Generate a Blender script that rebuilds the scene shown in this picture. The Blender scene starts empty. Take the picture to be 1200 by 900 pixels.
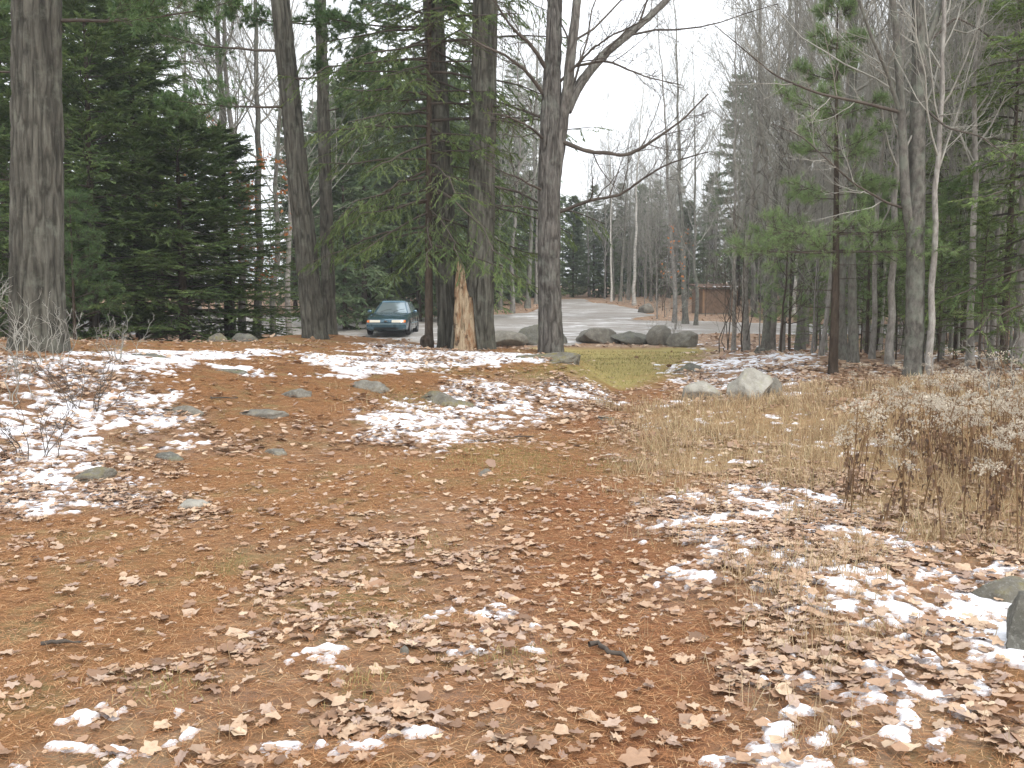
import bpy, bmesh, math
import numpy as np
from mathutils import Vector, Matrix

# ------------------------------------------------------------------ camera, sky, sun, exposure
SC = bpy.context.scene
COL = SC.collection
FPX, CU, CV = 1167.0, 600.0, 450.0            # focal length and centre in photograph pixels
EYE, PITCH = 1.6, math.atan(105 / 1167.0)
cam_d = bpy.data.cameras.new("camera")
cam_d.sensor_width = 36.0
cam_d.lens = 36.0 * FPX / 1200.0
cam_d.clip_end = 3000.0
cam_d.clip_start = 0.1
cam = bpy.data.objects.new("camera", cam_d)
cam.location = (0, 0, EYE)
cam.rotation_euler = (math.pi / 2 - PITCH, 0, 0)
COL.objects.link(cam)
SC.camera = cam

SUN_EL, SUN_AZ = math.radians(48), math.radians(150)   # high, hazy sun behind cloud, behind the camera's right shoulder
world = bpy.data.worlds.new("World")
SC.world = world
world.use_nodes = True
wn, wl = world.node_tree.nodes, world.node_tree.links
wn.clear()
w_out = wn.new("ShaderNodeOutputWorld")
w_bg = wn.new("ShaderNodeBackground")
w_sky = wn.new("ShaderNodeTexSky")
w_sky.sky_type = 'NISHITA'
w_sky.sun_disc = False
w_sky.sun_elevation = SUN_EL
w_sky.sun_rotation = SUN_AZ
w_sky.dust_density = 6.0
w_sky.air_density = 1.0
w_mix = wn.new("ShaderNodeMix")
w_mix.data_type = 'RGBA'
w_mix.inputs[0].default_value = 0.88                   # closed cloud cover over the clear sky
w_mix.inputs[7].default_value = (9.6, 9.9, 10.3, 1)
wl.new(w_sky.outputs[0], w_mix.inputs[6])
wl.new(w_mix.outputs[2], w_bg.inputs[0])
w_bg.inputs[1].default_value = 0.12
wl.new(w_bg.outputs[0], w_out.inputs[0])

sun_d = bpy.data.lights.new("sun", 'SUN')
sun_d.energy = 1.3
sun_d.angle = math.radians(25)
sun_d.color = (1.0, 0.97, 0.92)
sun = bpy.data.objects.new("sun", sun_d)
sun.rotation_euler = Vector((-math.sin(SUN_AZ) * math.cos(SUN_EL), -math.cos(SUN_AZ) * math.cos(SUN_EL), -math.sin(SUN_EL))).to_track_quat('-Z', 'Y').to_euler()
COL.objects.link(sun)

SC.view_settings.view_transform = 'Standard'
SC.view_settings.look = 'None'
SC.view_settings.gamma = 1.0
SC.view_settings.use_curve_mapping = False
SC.view_settings.exposure = 0.68
SC.render.engine = 'CYCLES'
SC.cycles.use_denoising = True
SC.cycles.max_bounces = 4
SC.cycles.diffuse_bounces = 2
SC.cycles.adaptive_threshold = 0.02
SC.cycles.glossy_bounces = 2
SC.cycles.transmission_bounces = 3
SC.cycles.transparent_max_bounces = 4

# ------------------------------------------------------------------ maths helpers
def sst(a, b, x):
    t = np.clip((x - a) / (b - a), 0, 1)
    return t * t * (3 - 2 * t)

def hash3(ix, iy, iz):
    h = (ix.astype(np.int64) * 374761393 + iy.astype(np.int64) * 668265263 + iz.astype(np.int64) * 2147483647) & 0xFFFFFFFF
    h = ((h ^ (h >> 13)) * 1274126177) & 0xFFFFFFFF
    h = ((h ^ (h >> 16)) * 2246822519) & 0xFFFFFFFF
    return ((h ^ (h >> 15)) & 0xFFFFFF) / float(0xFFFFFF)

def noise(x, y, z=0.0):
    """smooth value noise, -1..1"""
    x, y, z = np.broadcast_arrays(np.asarray(x, float), np.asarray(y, float), np.asarray(z, float))
    fx, fy, fz = np.floor(x), np.floor(y), np.floor(z)
    tx, ty, tz = x - fx, y - fy, z - fz
    tx, ty, tz = [t * t * (3 - 2 * t) for t in (tx, ty, tz)]
    ix, iy, iz = fx.astype(np.int64), fy.astype(np.int64), fz.astype(np.int64)
    r = 0
    for dx in (0, 1):
        for dy in (0, 1):
            for dz in (0, 1):
                w = (tx if dx else 1 - tx) * (ty if dy else 1 - ty) * (tz if dz else 1 - tz)
                r = r + w * hash3(ix + dx, iy + dy, iz + dz)
    return r * 2 - 1

def fbm(x, y, z=0.0, o=3):
    r, a, s = 0, 0.5, 1.0
    for i in range(o):
        r = r + a * noise(np.asarray(x) * s + 17.3 * i, np.asarray(y) * s - 9.1 * i, np.asarray(z) * s + 3.7 * i)
        a *= 0.5
        s *= 2.03
    return r

def norm(v):
    return v / np.maximum(np.linalg.norm(v, axis=-1, keepdims=True), 1e-9)

# ------------------------------------------------------------------ the lie of the land
def pathx(y):
    return np.interp(y, [0, 3.4, 4.3, 6.3, 10, 14, 19, 26], [0.45, 0.48, 0.52, 0.55, 0.80, 1.5, 2.1, 2.4])

def terrain(x, y):
    x = np.asarray(x, float)
    y = np.asarray(y, float)
    z = -0.42 * sst(20, 36, y) + 0.037 * (np.clip(y, 36, 78) - 36) + 0.022 * (np.clip(y, 78, 170) - 78)
    A = np.interp(x, [-40, -7, -5, -3, -1, 0.6, 1.2, 1.9], [0.78, 0.82, 0.70, 0.56, 0.49, 0.46, 0.34, 0.0])
    y0 = np.interp(x, [-40, -6, -4, -1.4, 0, 1.4, 2], [4.5, 5.5, 7, 9.3, 12, 14.5, 15.5])
    lf = np.interp(x, [-6, -1.4, 1.4], [7.5, 8, 3.5])
    yb = np.interp(x, [-12, -8, -3.4, -1.5, 0.5], [60, 27, 25, 22.5, 20.5])
    z = z + A * sst(0, 1, (y - y0) / lf) * (1 - sst(0, 1, (y - yb) / 8.0)) * (1 - np.interp(x, [-8, -6.6, -5], [0.62, 0.5, 0]) * sst(17, 22.5, y))
    z = z - 0.07 * np.exp(-((x - pathx(y)) / 0.45) ** 2) * sst(22, 17, y)
    z = z + 0.22 * sst(3.0, 7, x) * sst(8, 16, y) * (1 - sst(24, 36, y))
    z = z + 0.5 * sst(16, 30, x) * sst(20, 40, y)
    rough = 1 - 0.85 * sst(33, 38, y) * (1 - sst(70, 80, y)) * sst(-16, -10, x) * (1 - sst(14, 20, x))
    z = z + 0.006 * noise(x * 7, y * 7) * sst(11, 7, y)
    z = z + rough * (0.045 * noise(x * 0.7, y * 0.7) + 0.016 * noise(x * 2.3 + 5, y * 2.3))
    return z

def ray(u, v):
    a, b = (u - CU) / FPX, (CV - v) / FPX
    c, s = math.cos(PITCH), math.sin(PITCH)
    return np.array([a, c + b * s, -s + b * c])

def P(u, v):
    """where the sight line through a photograph pixel meets the ground"""
    d = ray(u, v)
    t = np.concatenate([np.arange(2.5, 30, 0.05), np.arange(30, 220, 0.25)])
    zz = EYE + t * d[2] - terrain(t * d[0], t * d[1])
    i = int(np.argmax(zz < 0)) if (zz < 0).any() else len(t) - 1
    return np.array([t[i] * d[0], t[i] * d[1], float(terrain(t[i] * d[0], t[i] * d[1]))])

def G(u, dist):
    """ground point at a distance, in the direction of photograph column u"""
    d = ray(u, 395)
    t = dist / d[1]
    return np.array([t * d[0], dist, float(terrain(t * d[0], dist))])

def at(u, v, dist):
    d = ray(u, v)
    t = dist / d[1]
    return np.array([t * d[0], dist, EYE + t * d[2]])

def inpoly(x, y, poly):
    x, y = np.asarray(x), np.asarray(y)
    inside = np.zeros(x.shape, bool)
    n = len(poly)
    for i in range(n):
        x1, y1 = poly[i]
        x2, y2 = poly[(i + 1) % n]
        c = ((y1 > y) != (y2 > y)) & (x < (x2 - x1) * (y - y1) / (y2 - y1 + 1e-12) + x1)
        inside ^= c
    return inside

def pdist(x, y, poly):
    """signed distance to a polygon, positive inside"""
    x, y = np.asarray(x, float), np.asarray(y, float)
    d = np.full(x.shape, 1e9)
    n = len(poly)
    for i in range(n):
        ax, ay = poly[i]
        bx, by = poly[(i + 1) % n]
        vx, vy = bx - ax, by - ay
        t = np.clip(((x - ax) * vx + (y - ay) * vy) / (vx * vx + vy * vy + 1e-12), 0, 1)
        d = np.minimum(d, np.hypot(x - ax - t * vx, y - ay - t * vy))
    return np.where(inpoly(x, y, poly), d, -d)

def W(pts):
    return [tuple(P(u, v)[:2]) for u, v in pts]

SNOW = [(W(p), dns, soft) for p, dns, soft in [
    ([(-40, 440), (70, 418), (180, 424), (235, 470), (195, 500), (150, 580), (60, 606), (-60, 612)], 0.72, 0.5),
    ([(70, 413), (330, 411), (330, 419), (160, 427)], 1.05, 0.3),
    ([(225, 422), (300, 434), (420, 438), (420, 446), (280, 443)], 1.0, 0.25),
    ([(355, 414), (480, 416), (520, 438), (420, 447), (365, 430)], 0.95, 0.4),
    ([(405, 482), (480, 470), (560, 442), (640, 450), (690, 438), (715, 470), (620, 500), (520, 528), (440, 518)], 0.70, 0.45),
    ([(540, 413), (640, 415), (640, 428), (480, 432)], 0.85, 0.3),
    ([(415, 402), (530, 405), (540, 436), (440, 440)], 0.75, 0.4),
    ([(790, 428), (960, 412), (970, 462), (800, 474)], 0.6, 0.4),
    ([(770, 585), (880, 560), (1050, 615), (1230, 670), (1230, 860), (1060, 790), (900, 730), (800, 660)], 0.66, 0.3),
    ([(1060, 705), (1130, 690), (1260, 676), (1265, 820), (1190, 805), (1110, 780)], 1.25, 0.12),
    ([(50, 848), (350, 836), (610, 850), (640, 905), (60, 905)], 0.33, 0.15),
    ([(500, 700), (640, 705), (640, 770), (520, 775)], 0.32, 0.15),
    ([(290, 735), (400, 745), (390, 790), (280, 780)], 0.25, 0.1),
    ([(900, 780), (1250, 800), (1250, 910), (890, 910)], 0.42, 0.2),
    ([(740, 490), (1000, 470), (1000, 560), (760, 560)], 0.2, 0.4),
    ([(1070, 405), (1230, 405), (1230, 445), (1070, 445)], 0.5, 1.0),
    ([(830, 402), (960, 380), (960, 412), (860, 422)], 0.35, 1.0),
]]
LEAF = [(W(p), dns, soft) for p, dns, soft in [
    ([(-60, 440), (120, 420), (245, 470), (300, 530), (190, 580), (60, 618), (-60, 625)], 1.0, 0.5),
    ([(270, 505), (420, 490), (520, 540), (360, 545)], 0.6, 0.4),
    ([(190, 600), (270, 600), (270, 640), (170, 640)], 0.6, 0.3),
    ([(330, 640), (540, 580), (640, 660), (660, 760), (640, 910), (40, 910), (90, 840), (210, 740)], 0.7, 0.2),
    ([(400, 482), (480, 465), (560, 440), (690, 436), (735, 475), (620, 510), (520, 535), (430, 528)], 1.0, 0.45),
    ([(420, 402), (540, 405), (545, 436), (430, 440)], 0.8, 0.4),
    ([(720, 500), (900, 520), (1250, 640), (1250, 910), (910, 910), (845, 760), (780, 640)], 0.9, 0.3),
    ([(780, 420), (980, 405), (1240, 440), (1240, 470), (800, 478)], 0.9, 0.5),
    ([(690, 450), (760, 450), (770, 500), (690, 500)], 0.35, 0.3),
    ([(640, 840), (860, 830), (880, 910), (640, 910)], 0.22, 0.2),
]]
LAWN = W([(640, 409), (830, 408), (800, 424), (790, 442), (690, 444), (668, 425)])
DRY = W([(735, 480), (960, 455), (1080, 447), (1260, 452), (1260, 610), (1100, 640), (960, 600), (860, 560), (770, 560)])
MOSS = [W(p) for p in ([(590, 432), (680, 430), (695, 447), (610, 446)], [(440, 462), (500, 456), (545, 470), (470, 486)], [(470, 420), (560, 420), (560, 436), (470, 438)],
                       [(500, 498), (700, 520), (720, 552), (560, 580)], [(400, 640), (470, 690), (440, 740), (340, 720)])]
LOT = [(-30, 40.5), (-8.2, 39.5), (-3, 38.4), (0.5, 38.0), (2.5, 37.4), (4.6, 41.5), (9, 43.6), (20, 43.0), (40, 41.5), (40, 46.5),
       (20, 49), (9, 52.5), (5.9, 53.8), (8.2, 58), (8.6, 64), (6.5, 73), (5.5, 80), (3.0, 80), (2.2, 66), (0.6, 60), (-3, 56.5), (-12, 53), (-30, 52)]

def msk(lst, x, y):
    m = np.zeros(np.shape(x))
    na = 1.2 * noise(x * 1.3 + 3, y * 1.3) + 0.5 * noise(x * 4, y * 4 + 7)
    for poly, dns, soft in lst:
        d = pdist(x, y, poly) + soft * na
        m = np.maximum(m, dns * sst(-soft, soft, d))
    return m

def lotd(x, y):
    return pdist(x, y, LOT) + 0.5 * noise(np.asarray(x) * 0.5, np.asarray(y) * 0.5) + 0.2 * noise(np.asarray(x) * 2, np.asarray(y) * 2)

def forestm(x, y):
    """wooded floor, away from clearing, path and lot"""
    x, y = np.asarray(x, float), np.asarray(y, float)
    f = np.maximum(sst(24.5, 28, y), sst(5.5, 7.5, x) * sst(14, 17, y))
    f = np.maximum(f, sst(-9, -12, x) * sst(8, 12, y))
    f = f * sst(0.6, -0.6, lotd(x, y))
    f = f * (1 - sst(-0.8, 0.5, pdist(x, y, LAWN)))
    return f

# ------------------------------------------------------------------ mesh helpers
def mk(name, V, F3=None, F4=None, smooth=False, rnd=None, attrs=None):
    me = bpy.data.meshes.new(name)
    V = np.asarray(V, np.float32).reshape(-1, 3)
    n3 = 0 if F3 is None else len(F3)
    n4 = 0 if F4 is None else len(F4)
    idx = []
    if n3: idx.append(np.asarray(F3, np.int32).ravel())
    if n4: idx.append(np.asarray(F4, np.int32).ravel())
    idx = np.concatenate(idx)
    me.vertices.add(len(V))
    me.vertices.foreach_set("co", V.ravel())
    me.loops.add(len(idx))
    me.loops.foreach_set("vertex_index", idx)
    me.polygons.add(n3 + n4)
    st = np.concatenate([np.arange(n3) * 3, n3 * 3 + np.arange(n4) * 4]).astype(np.int32)
    me.polygons.foreach_set("loop_start", st)
    if smooth is True or smooth is False:
        me.polygons.foreach_set("use_smooth", np.full(n3 + n4, bool(smooth)))
    me.update(calc_edges=True)
    if rnd is not None:
        a = me.attributes.new("rnd", 'FLOAT', 'POINT')
        a.data.foreach_set("value", np.asarray(rnd, np.float32))
    for k, val in (attrs or {}).items():
        a = me.attributes.new(k, 'FLOAT', 'POINT')
        a.data.foreach_set("value", np.asarray(val, np.float32))
    return me

class Acc:
    """collects triangles and quads for one mesh"""
    def __init__(s):
        s.V, s.F3, s.F4, s.R, s.n = [], [], [], [], 0
    def add(s, V, F3=None, F4=None, rnd=None):
        V = np.asarray(V, float).reshape(-1, 3)
        if F3 is not None and len(F3): s.F3.append(np.asarray(F3) + s.n)
        if F4 is not None and len(F4): s.F4.append(np.asarray(F4) + s.n)
        s.V.append(V)
        s.R.append(np.zeros(len(V)) if rnd is None else np.broadcast_to(np.asarray(rnd, float), (len(V),)))
        s.n += len(V)
    def mesh(s, name, smooth=False):
        return mk(name, np.concatenate(s.V), np.concatenate(s.F3) if s.F3 else None, np.concatenate(s.F4) if s.F4 else None, smooth, np.concatenate(s.R))

def tubes(paths, radii, sides):
    """paths (N,n,3), radii (N,n) -> verts, quads"""
    paths = np.asarray(paths, float)
    radii = np.asarray(radii, float)
    N, n = radii.shape
    T = norm(np.gradient(paths, axis=1))
    ref = np.where(np.abs(norm(paths[:, -1] - paths[:, 0])[:, 2:3]) > 0.8, np.array([[1., 0, 0]]), np.array([[0, 0, 1.]]))[:, None, :]
    A = norm(np.cross(T, np.broadcast_to(ref, T.shape)))
    B = np.cross(T, A)
    th = np.arange(sides) * 2 * math.pi / sides
    V = paths[:, :, None, :] + radii[:, :, None, None] * (np.cos(th)[None, None, :, None] * A[:, :, None, :] + np.sin(th)[None, None, :, None] * B[:, :, None, :])
    i = np.arange(N)[:, None, None] * n * sides
    j = np.arange(n - 1)[None, :, None] * sides
    k = np.arange(sides)[None, None, :]
    k2 = (k + 1) % sides
    F = np.stack([i + j + k, i + j + k2, i + j + sides + k2, i + j + sides + k], -1).reshape(-1, 4)
    return V.reshape(-1, 3), F

def obj(name, me, m=None, parent=None, loc=None):
    o = bpy.data.objects.new(name, me)
    COL.objects.link(o)
    if m is not None and me is not None and not me.materials:
        for mm in (m if isinstance(m, (list, tuple)) else [m]):
            me.materials.append(mm)
    if parent is not None: o.parent = parent
    if loc is not None: o.location = loc
    return o

def tag(o, label, cat=None, group=None, kind=None):
    o["label"] = label
    if cat: o["category"] = cat
    if group: o["group"] = group
    if kind: o["kind"] = kind
    return o

def thing(name, label, cat, loc=(0, 0, 0), rz=0.0, group=None):
    o = obj(name, None, loc=loc)
    o.rotation_euler = (0, 0, rz)
    return tag(o, label, cat, group)

def dup(root, loc, rz=0.0, sc=1.0, label=None, group=None, tilt=(0, 0)):
    r = root.copy()
    COL.objects.link(r)
    r.location = loc
    r.rotation_euler = (tilt[0], tilt[1], rz)
    r.scale = (sc, sc, sc) if np.isscalar(sc) else sc
    if label: r["label"] = label
    if group: r["group"] = group
    for ch in list(root.children):
        c = ch.copy()
        COL.objects.link(c)
        c.parent = r
        for g in list(ch.children):
            d = g.copy()
            COL.objects.link(d)
            d.parent = c
    return r

# ------------------------------------------------------------------ materials
def s2l(*c):
    return tuple((v / 255 / 12.92 if v <= 10 else ((v / 255 + 0.055) / 1.055) ** 2.4) for v in c) + (1,)

class Mat:
    def __init__(s, name, rough=0.85, spec=0.3):
        s.m = bpy.data.materials.new(name)
        s.m.use_nodes = True
        s.N, s.L = s.m.node_tree.nodes, s.m.node_tree.links
        s.b = s.N["Principled BSDF"]
        s.b.inputs["Roughness"].default_value = rough
        s.b.inputs["Specular IOR Level"].default_value = spec
    def n(s, t, **kw):
        x = s.N.new(t)
        for k, v in kw.items(): setattr(x, k, v)
        return x
    def set(s, sock, val):
        if hasattr(val, "outputs"): val = val.outputs[0]
        if isinstance(val, bpy.types.NodeSocket): s.L.new(val, sock)
        else: sock.default_value = val
    def coord(s, scale=(1, 1, 1), world=False, rot=(0, 0, 0)):
        src = s.n("ShaderNodeNewGeometry").outputs[0] if world else s.n("ShaderNodeTexCoord").outputs["Object"]
        mp = s.n("ShaderNodeMapping")
        s.L.new(src, mp.inputs[0])
        mp.inputs[2].default_value = rot
        mp.inputs[3].default_value = scale
        return mp.outputs[0]
    def noise(s, vec, scale, detail=4, rough=0.6, dist=0.0):
        x = s.n("ShaderNodeTexNoise")
        s.L.new(vec, x.inputs["Vector"])
        x.inputs["Scale"].default_value = scale
        x.inputs["Detail"].default_value = detail
        x.inputs["Roughness"].default_value = rough
        x.inputs["Distortion"].default_value = dist
        return x.outputs[0]
    def voro(s, vec, scale, out="Distance", feature='F1', rnd=1.0):
        x = s.n("ShaderNodeTexVoronoi", feature=feature)
        s.L.new(vec, x.inputs["Vector"])
        x.inputs["Scale"].default_value = scale
        x.inputs["Randomness"].default_value = rnd
        return x.outputs[out]
    def ramp(s, fac, stops, interp='LINEAR'):
        x = s.n("ShaderNodeValToRGB")
        s.L.new(fac, x.inputs[0])
        x.color_ramp.interpolation = interp
        e = x.color_ramp.elements
        while len(e) < len(stops): e.new(0.5)
        for i, (p, c) in enumerate(stops):
            e[i].position = p
            e[i].color = c if len(c) == 4 else tuple(c) + (1,)
        return x.outputs[0]
    def rng(s, fac, a, b, c=0.0, d=1.0):
        x = s.n("ShaderNodeMapRange")
        s.set(x.inputs[0], fac)
        for i, v in enumerate((a, b, c, d)): x.inputs[i + 1].default_value = v
        return x.outputs[0]
    def mix(s, fac, a, b, mode='MIX'):
        x = s.n("ShaderNodeMix", data_type='RGBA', blend_type=mode)
        s.set(x.inputs[0], fac)
        s.set(x.inputs[6], a)
        s.set(x.inputs[7], b)
        return x.outputs[2]
    def math(s, op, a, b=0.0):
        x = s.n("ShaderNodeMath", operation=op)
        s.set(x.inputs[0], a)
        s.set(x.inputs[1], b)
        return x.outputs[0]
    def attr(s, name):
        return s.n("ShaderNodeAttribute", attribute_name=name).outputs["Fac"]
    def orand(s):
        return s.n("ShaderNodeObjectInfo").outputs["Random"]
    def bump(s, h, strength=0.5, dist=0.02):
        x = s.n("ShaderNodeBump")
        x.inputs["Strength"].default_value = strength
        x.inputs["Distance"].default_value = dist
        s.L.new(h, x.inputs["Height"])
        s.L.new(x.outputs[0], s.b.inputs["Normal"])
    def color(s, c):
        s.set(s.b.inputs["Base Color"], c)
    def translucent(s, c, f):
        t = s.n("ShaderNodeBsdfTranslucent")
        s.set(t.inputs[0], c)
        x = s.n("ShaderNodeMixShader")
        x.inputs[0].default_value = f
        s.L.new(s.b.outputs[0], x.inputs[1])
        s.L.new(t.outputs[0], x.inputs[2])
        s.L.new(x.outputs[0], s.N["Material Output"].inputs[0])

def m_bark(name, ca, cb, cl, zs=0.22, scale=14, lichen=0.25, bump=0.6):
    M = Mat(name, 0.92, 0.15)
    c = M.coord((1, 1, zs))
    c2 = M.coord((1, 1, 1))
    f = M.noise(c, scale, 5, 0.65, 0.4)
    col = M.ramp(f, [(0.3, ca), (0.68, cb)])
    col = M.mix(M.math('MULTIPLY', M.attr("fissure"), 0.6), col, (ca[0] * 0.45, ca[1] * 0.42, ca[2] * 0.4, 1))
    g = M.noise(c2, 3.3, 4, 0.7)
    col = M.mix(M.rng(g, 0.60 - lichen * 0.3, 0.78, 0, lichen * 2.2), col, cl)
    v = M.rng(M.orand(), 0, 1, 0.8, 1.18)
    hs = M.n("ShaderNodeHueSaturation")
    M.set(hs.inputs["Value"], v)
    M.set(hs.inputs["Color"], col)
    M.color(hs.outputs[0])
    M.bump(f, bump, 0.03)
    return M.m

def m_foliage(name, a, b, tr=0.18):
    M = Mat(name, 0.7, 0.25)
    c = M.ramp(M.attr("rnd"), [(0.0, a), (1.0, b)])
    hs = M.n("ShaderNodeHueSaturation")
    M.set(hs.inputs["Value"], M.rng(M.orand(), 0, 1, 0.85, 1.15))
    M.set(hs.inputs["Color"], c)
    M.color(hs.outputs[0])
    M.translucent(hs.outputs[0], tr)
    return M.m

LEAFRAMP = [(0.0, s2l(118, 92, 72)), (0.18, s2l(166, 132, 106)), (0.4, s2l(190, 158, 130)), (0.6, s2l(208, 182, 154)), (0.78, s2l(180, 158, 144)), (0.9, s2l(146, 118, 100)), (1.0, s2l(222, 200, 170))]

def m_leaf(name, objrand=False):
    M = Mat(name, 0.6, 0.4)
    c = M.ramp(M.orand() if objrand else M.attr("rnd"), LEAFRAMP)
    g = M.noise(M.coord(world=True), 60, 3)
    c = M.mix(M.rng(g, 0.35, 0.7, 0, 0.35), c, s2l(138, 110, 90))
    M.color(c)
    M.translucent(c, 0.12)
    return M.m

def m_plain(name, col, rough=0.8, spec=0.3, metal=0.0):
    M = Mat(name, rough, spec)
    M.b.inputs["Metallic"].default_value = metal
    M.color(col)
    return M.m

def m_varied(name, a, b, scale=8, rough=0.9, bump=0.3, spec=0.2):
    M = Mat(name, rough, spec)
    f = M.noise(M.coord(), scale, 5, 0.65)
    M.color(M.ramp(f, [(0.3, a), (0.7, b)]))
    M.bump(f, bump, 0.02)
    return M.m

def m_rock(name, a, b, moss, mossy=0.3):
    M = Mat(name, 0.9, 0.25)
    c = M.coord()
    f = M.noise(c, 5, 6, 0.7)
    fine = M.noise(c, 45, 4, 0.7)
    col = M.ramp(f, [(0.28, a), (0.72, b)])
    col = M.mix(M.rng(fine, 0.52, 0.72, 0, 0.55), col, s2l(165, 165, 158))
    geo = M.n("ShaderNodeNewGeometry")
    sep = M.n("ShaderNodeSeparateXYZ")
    M.L.new(geo.outputs["Normal"], sep.inputs[0])
    g = M.noise(c, 7, 5, 0.7)
    k = M.math('MULTIPLY', M.rng(sep.outputs[2], 0.1, 0.9), M.rng(g, 0.62 - mossy * 0.4, 0.74 - mossy * 0.25))
    M.color(M.mix(k, col, moss))
    M.bump(M.noise(c, 16, 8, 0.75), 0.7, 0.04)
    return M.m

MT = {}
MT['pine_bark'] = m_bark('pine_bark', s2l(54, 53, 48), s2l(112, 110, 101), s2l(130, 134, 122), 0.12, 17, 0.26, 1.0)
MT['hardwood_bark'] = m_bark('hardwood_bark', s2l(66, 63, 59), s2l(132, 128, 122), s2l(146, 150, 140), 0.16, 24, 0.3, 1.0)
MT['dark_bark'] = m_bark('dark_bark', s2l(52, 44, 38), s2l(92, 82, 72), s2l(96, 98, 84), 0.3, 14, 0.2, 0.6)
MT['grey_bark'] = m_bark('grey_bark', s2l(98, 94, 89), s2l(152, 148, 142), s2l(178, 178, 170), 0.5, 10, 0.35, 0.4)
MT['mossy_bark'] = m_bark('mossy_bark', s2l(74, 71, 66), s2l(128, 125, 118), s2l(128, 134, 122), 0.5, 14, 0.5, 0.6)
MT['birch_bark'] = m_bark('birch_bark', s2l(150, 145, 138), s2l(225, 222, 215), s2l(120, 112, 104), 2.5, 5, 0.2, 0.3)
MT['twig'] = m_varied('twig', s2l(128, 126, 119), s2l(172, 170, 161), 3, 0.9, 0.0)
MT['dark_twig'] = m_varied('dark_twig', s2l(66, 60, 55), s2l(100, 92, 84), 3, 0.9, 0.0)
MT['spruce'] = m_foliage('spruce', s2l(82, 106, 66), s2l(130, 150, 92), 0.45)
MT['hemlock'] = m_foliage('hemlock', s2l(84, 108, 64), s2l(132, 150, 92), 0.45)
MT['far_conifer'] = m_foliage('far_conifer', s2l(88, 108, 80), s2l(128, 144, 104), 0.42)
MT['white_pine'] = m_foliage('white_pine', s2l(112, 138, 90), s2l(158, 180, 124), 0.45)
MT['pine_dark'] = m_foliage('pine_dark', s2l(72, 100, 64), s2l(122, 148, 98), 0.36)
MT['beech_leaf'] = m_foliage('beech_leaf', s2l(190, 112, 62), s2l(226, 156, 100), 0.35)
MT['leaf'] = m_leaf('leaf')
MT['leaf_single'] = m_leaf('leaf_single', True)
# ------------------------------------------------------------------ ground sheet
def graded(lo, hi, c, d0, k):
    """node positions spaced d0 at c, growing with distance"""
    out = [c]
    x, d = c, d0
    while x < hi:
        d = d0 + k * abs(x - c)
        x += d
        out.append(min(x, hi))
    x = c
    while x > lo:
        d = d0 + k * abs(x - c)
        x -= d
        out.insert(0, max(x, lo))
    return np.array(out)

gx = graded(-600, 600, 0, 0.06, 0.027)
gy = graded(-20, 900, 5.5, 0.05, 0.026)
X, Y = np.meshgrid(gx, gy)
nx, ny = len(gx), len(gy)
xf, yf = X.ravel(), Y.ravel()
zf = terrain(xf, yf)
ii = (np.arange(ny - 1)[:, None] * nx + np.arange(nx - 1)[None, :]).ravel()
FQ = np.stack([ii, ii + 1, ii + nx + 1, ii + nx], -1)
near = (np.abs(xf) < 60) & (yf < 130)
def onnear(fn):
    r = np.zeros(len(xf))
    r[near] = fn(xf[near], yf[near])
    return r
a_forest = onnear(forestm)
a_forest[~near] = 1.0
a_lawn = onnear(lambda x, y: sst(-0.8, 0.6, pdist(x, y, LAWN) + 0.5 * noise(x, y)))
a_dry = onnear(lambda x, y: sst(-0.7, 0.5, pdist(x, y, DRY) + 0.4 * noise(x * 1.5, y * 1.5)))
a_leaf = onnear(lambda x, y: msk(LEAF, x, y))
a_moss = onnear(lambda x, y: sum(sst(-0.5, 0.5, pdist(x, y, p) + 0.35 * noise(x * 2, y * 2)) for p in MOSS))
a_path = onnear(lambda x, y: np.exp(-((x - pathx(y) - 0.15 * noise(x, y * 0.7)) / 0.62) ** 2) * sst(23, 18, y))
a_snow = onnear(lambda x, y: np.clip(msk(SNOW, x, y), 0, 1.5))
me = mk("ground", np.stack([xf, yf, zf], -1), None, FQ, True, None,
        dict(forest=a_forest, lawn=a_lawn, dry=a_dry, leafy=a_leaf, moss=a_moss, trodden=a_path))

M = Mat("ground_soil", 0.95, 0.12)
c = M.coord(world=True)
n1 = M.noise(c, 1.1, 5, 0.6)
n2 = M.noise(c, 14, 6, 0.7)
n3 = M.noise(c, 90, 4, 0.75)
nee = M.ramp(n3, [(0.25, s2l(106, 76, 52)), (0.5, s2l(156, 112, 74)), (0.75, s2l(188, 148, 106))])
nee = M.mix(M.rng(n2, 0.42, 0.7, 0, 0.55), nee, s2l(128, 92, 64))
nee = M.mix(M.rng(n1, 0.46, 0.68, 0, 0.6), nee, s2l(150, 122, 86))
n4 = M.noise(c, 4.3, 6, 0.7)
nee = M.mix(M.rng(n4, 0.48, 0.66, 0, 0.65), nee, s2l(112, 88, 68))
nee = M.mix(M.rng(M.noise(c, 2.2, 5, 0.7), 0.52, 0.66, 0, 0.6), nee, s2l(136, 128, 88))
trod = M.ramp(M.noise(c, 30, 5, 0.75), [(0.3, s2l(80, 58, 44)), (0.5, s2l(140, 92, 64)), (0.72, s2l(168, 118, 84))])
nee = M.mix(M.math('MULTIPLY', M.attr("trodden"), M.rng(n2, 0.3, 0.6, 0.35, 0.95)), nee, trod)
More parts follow.
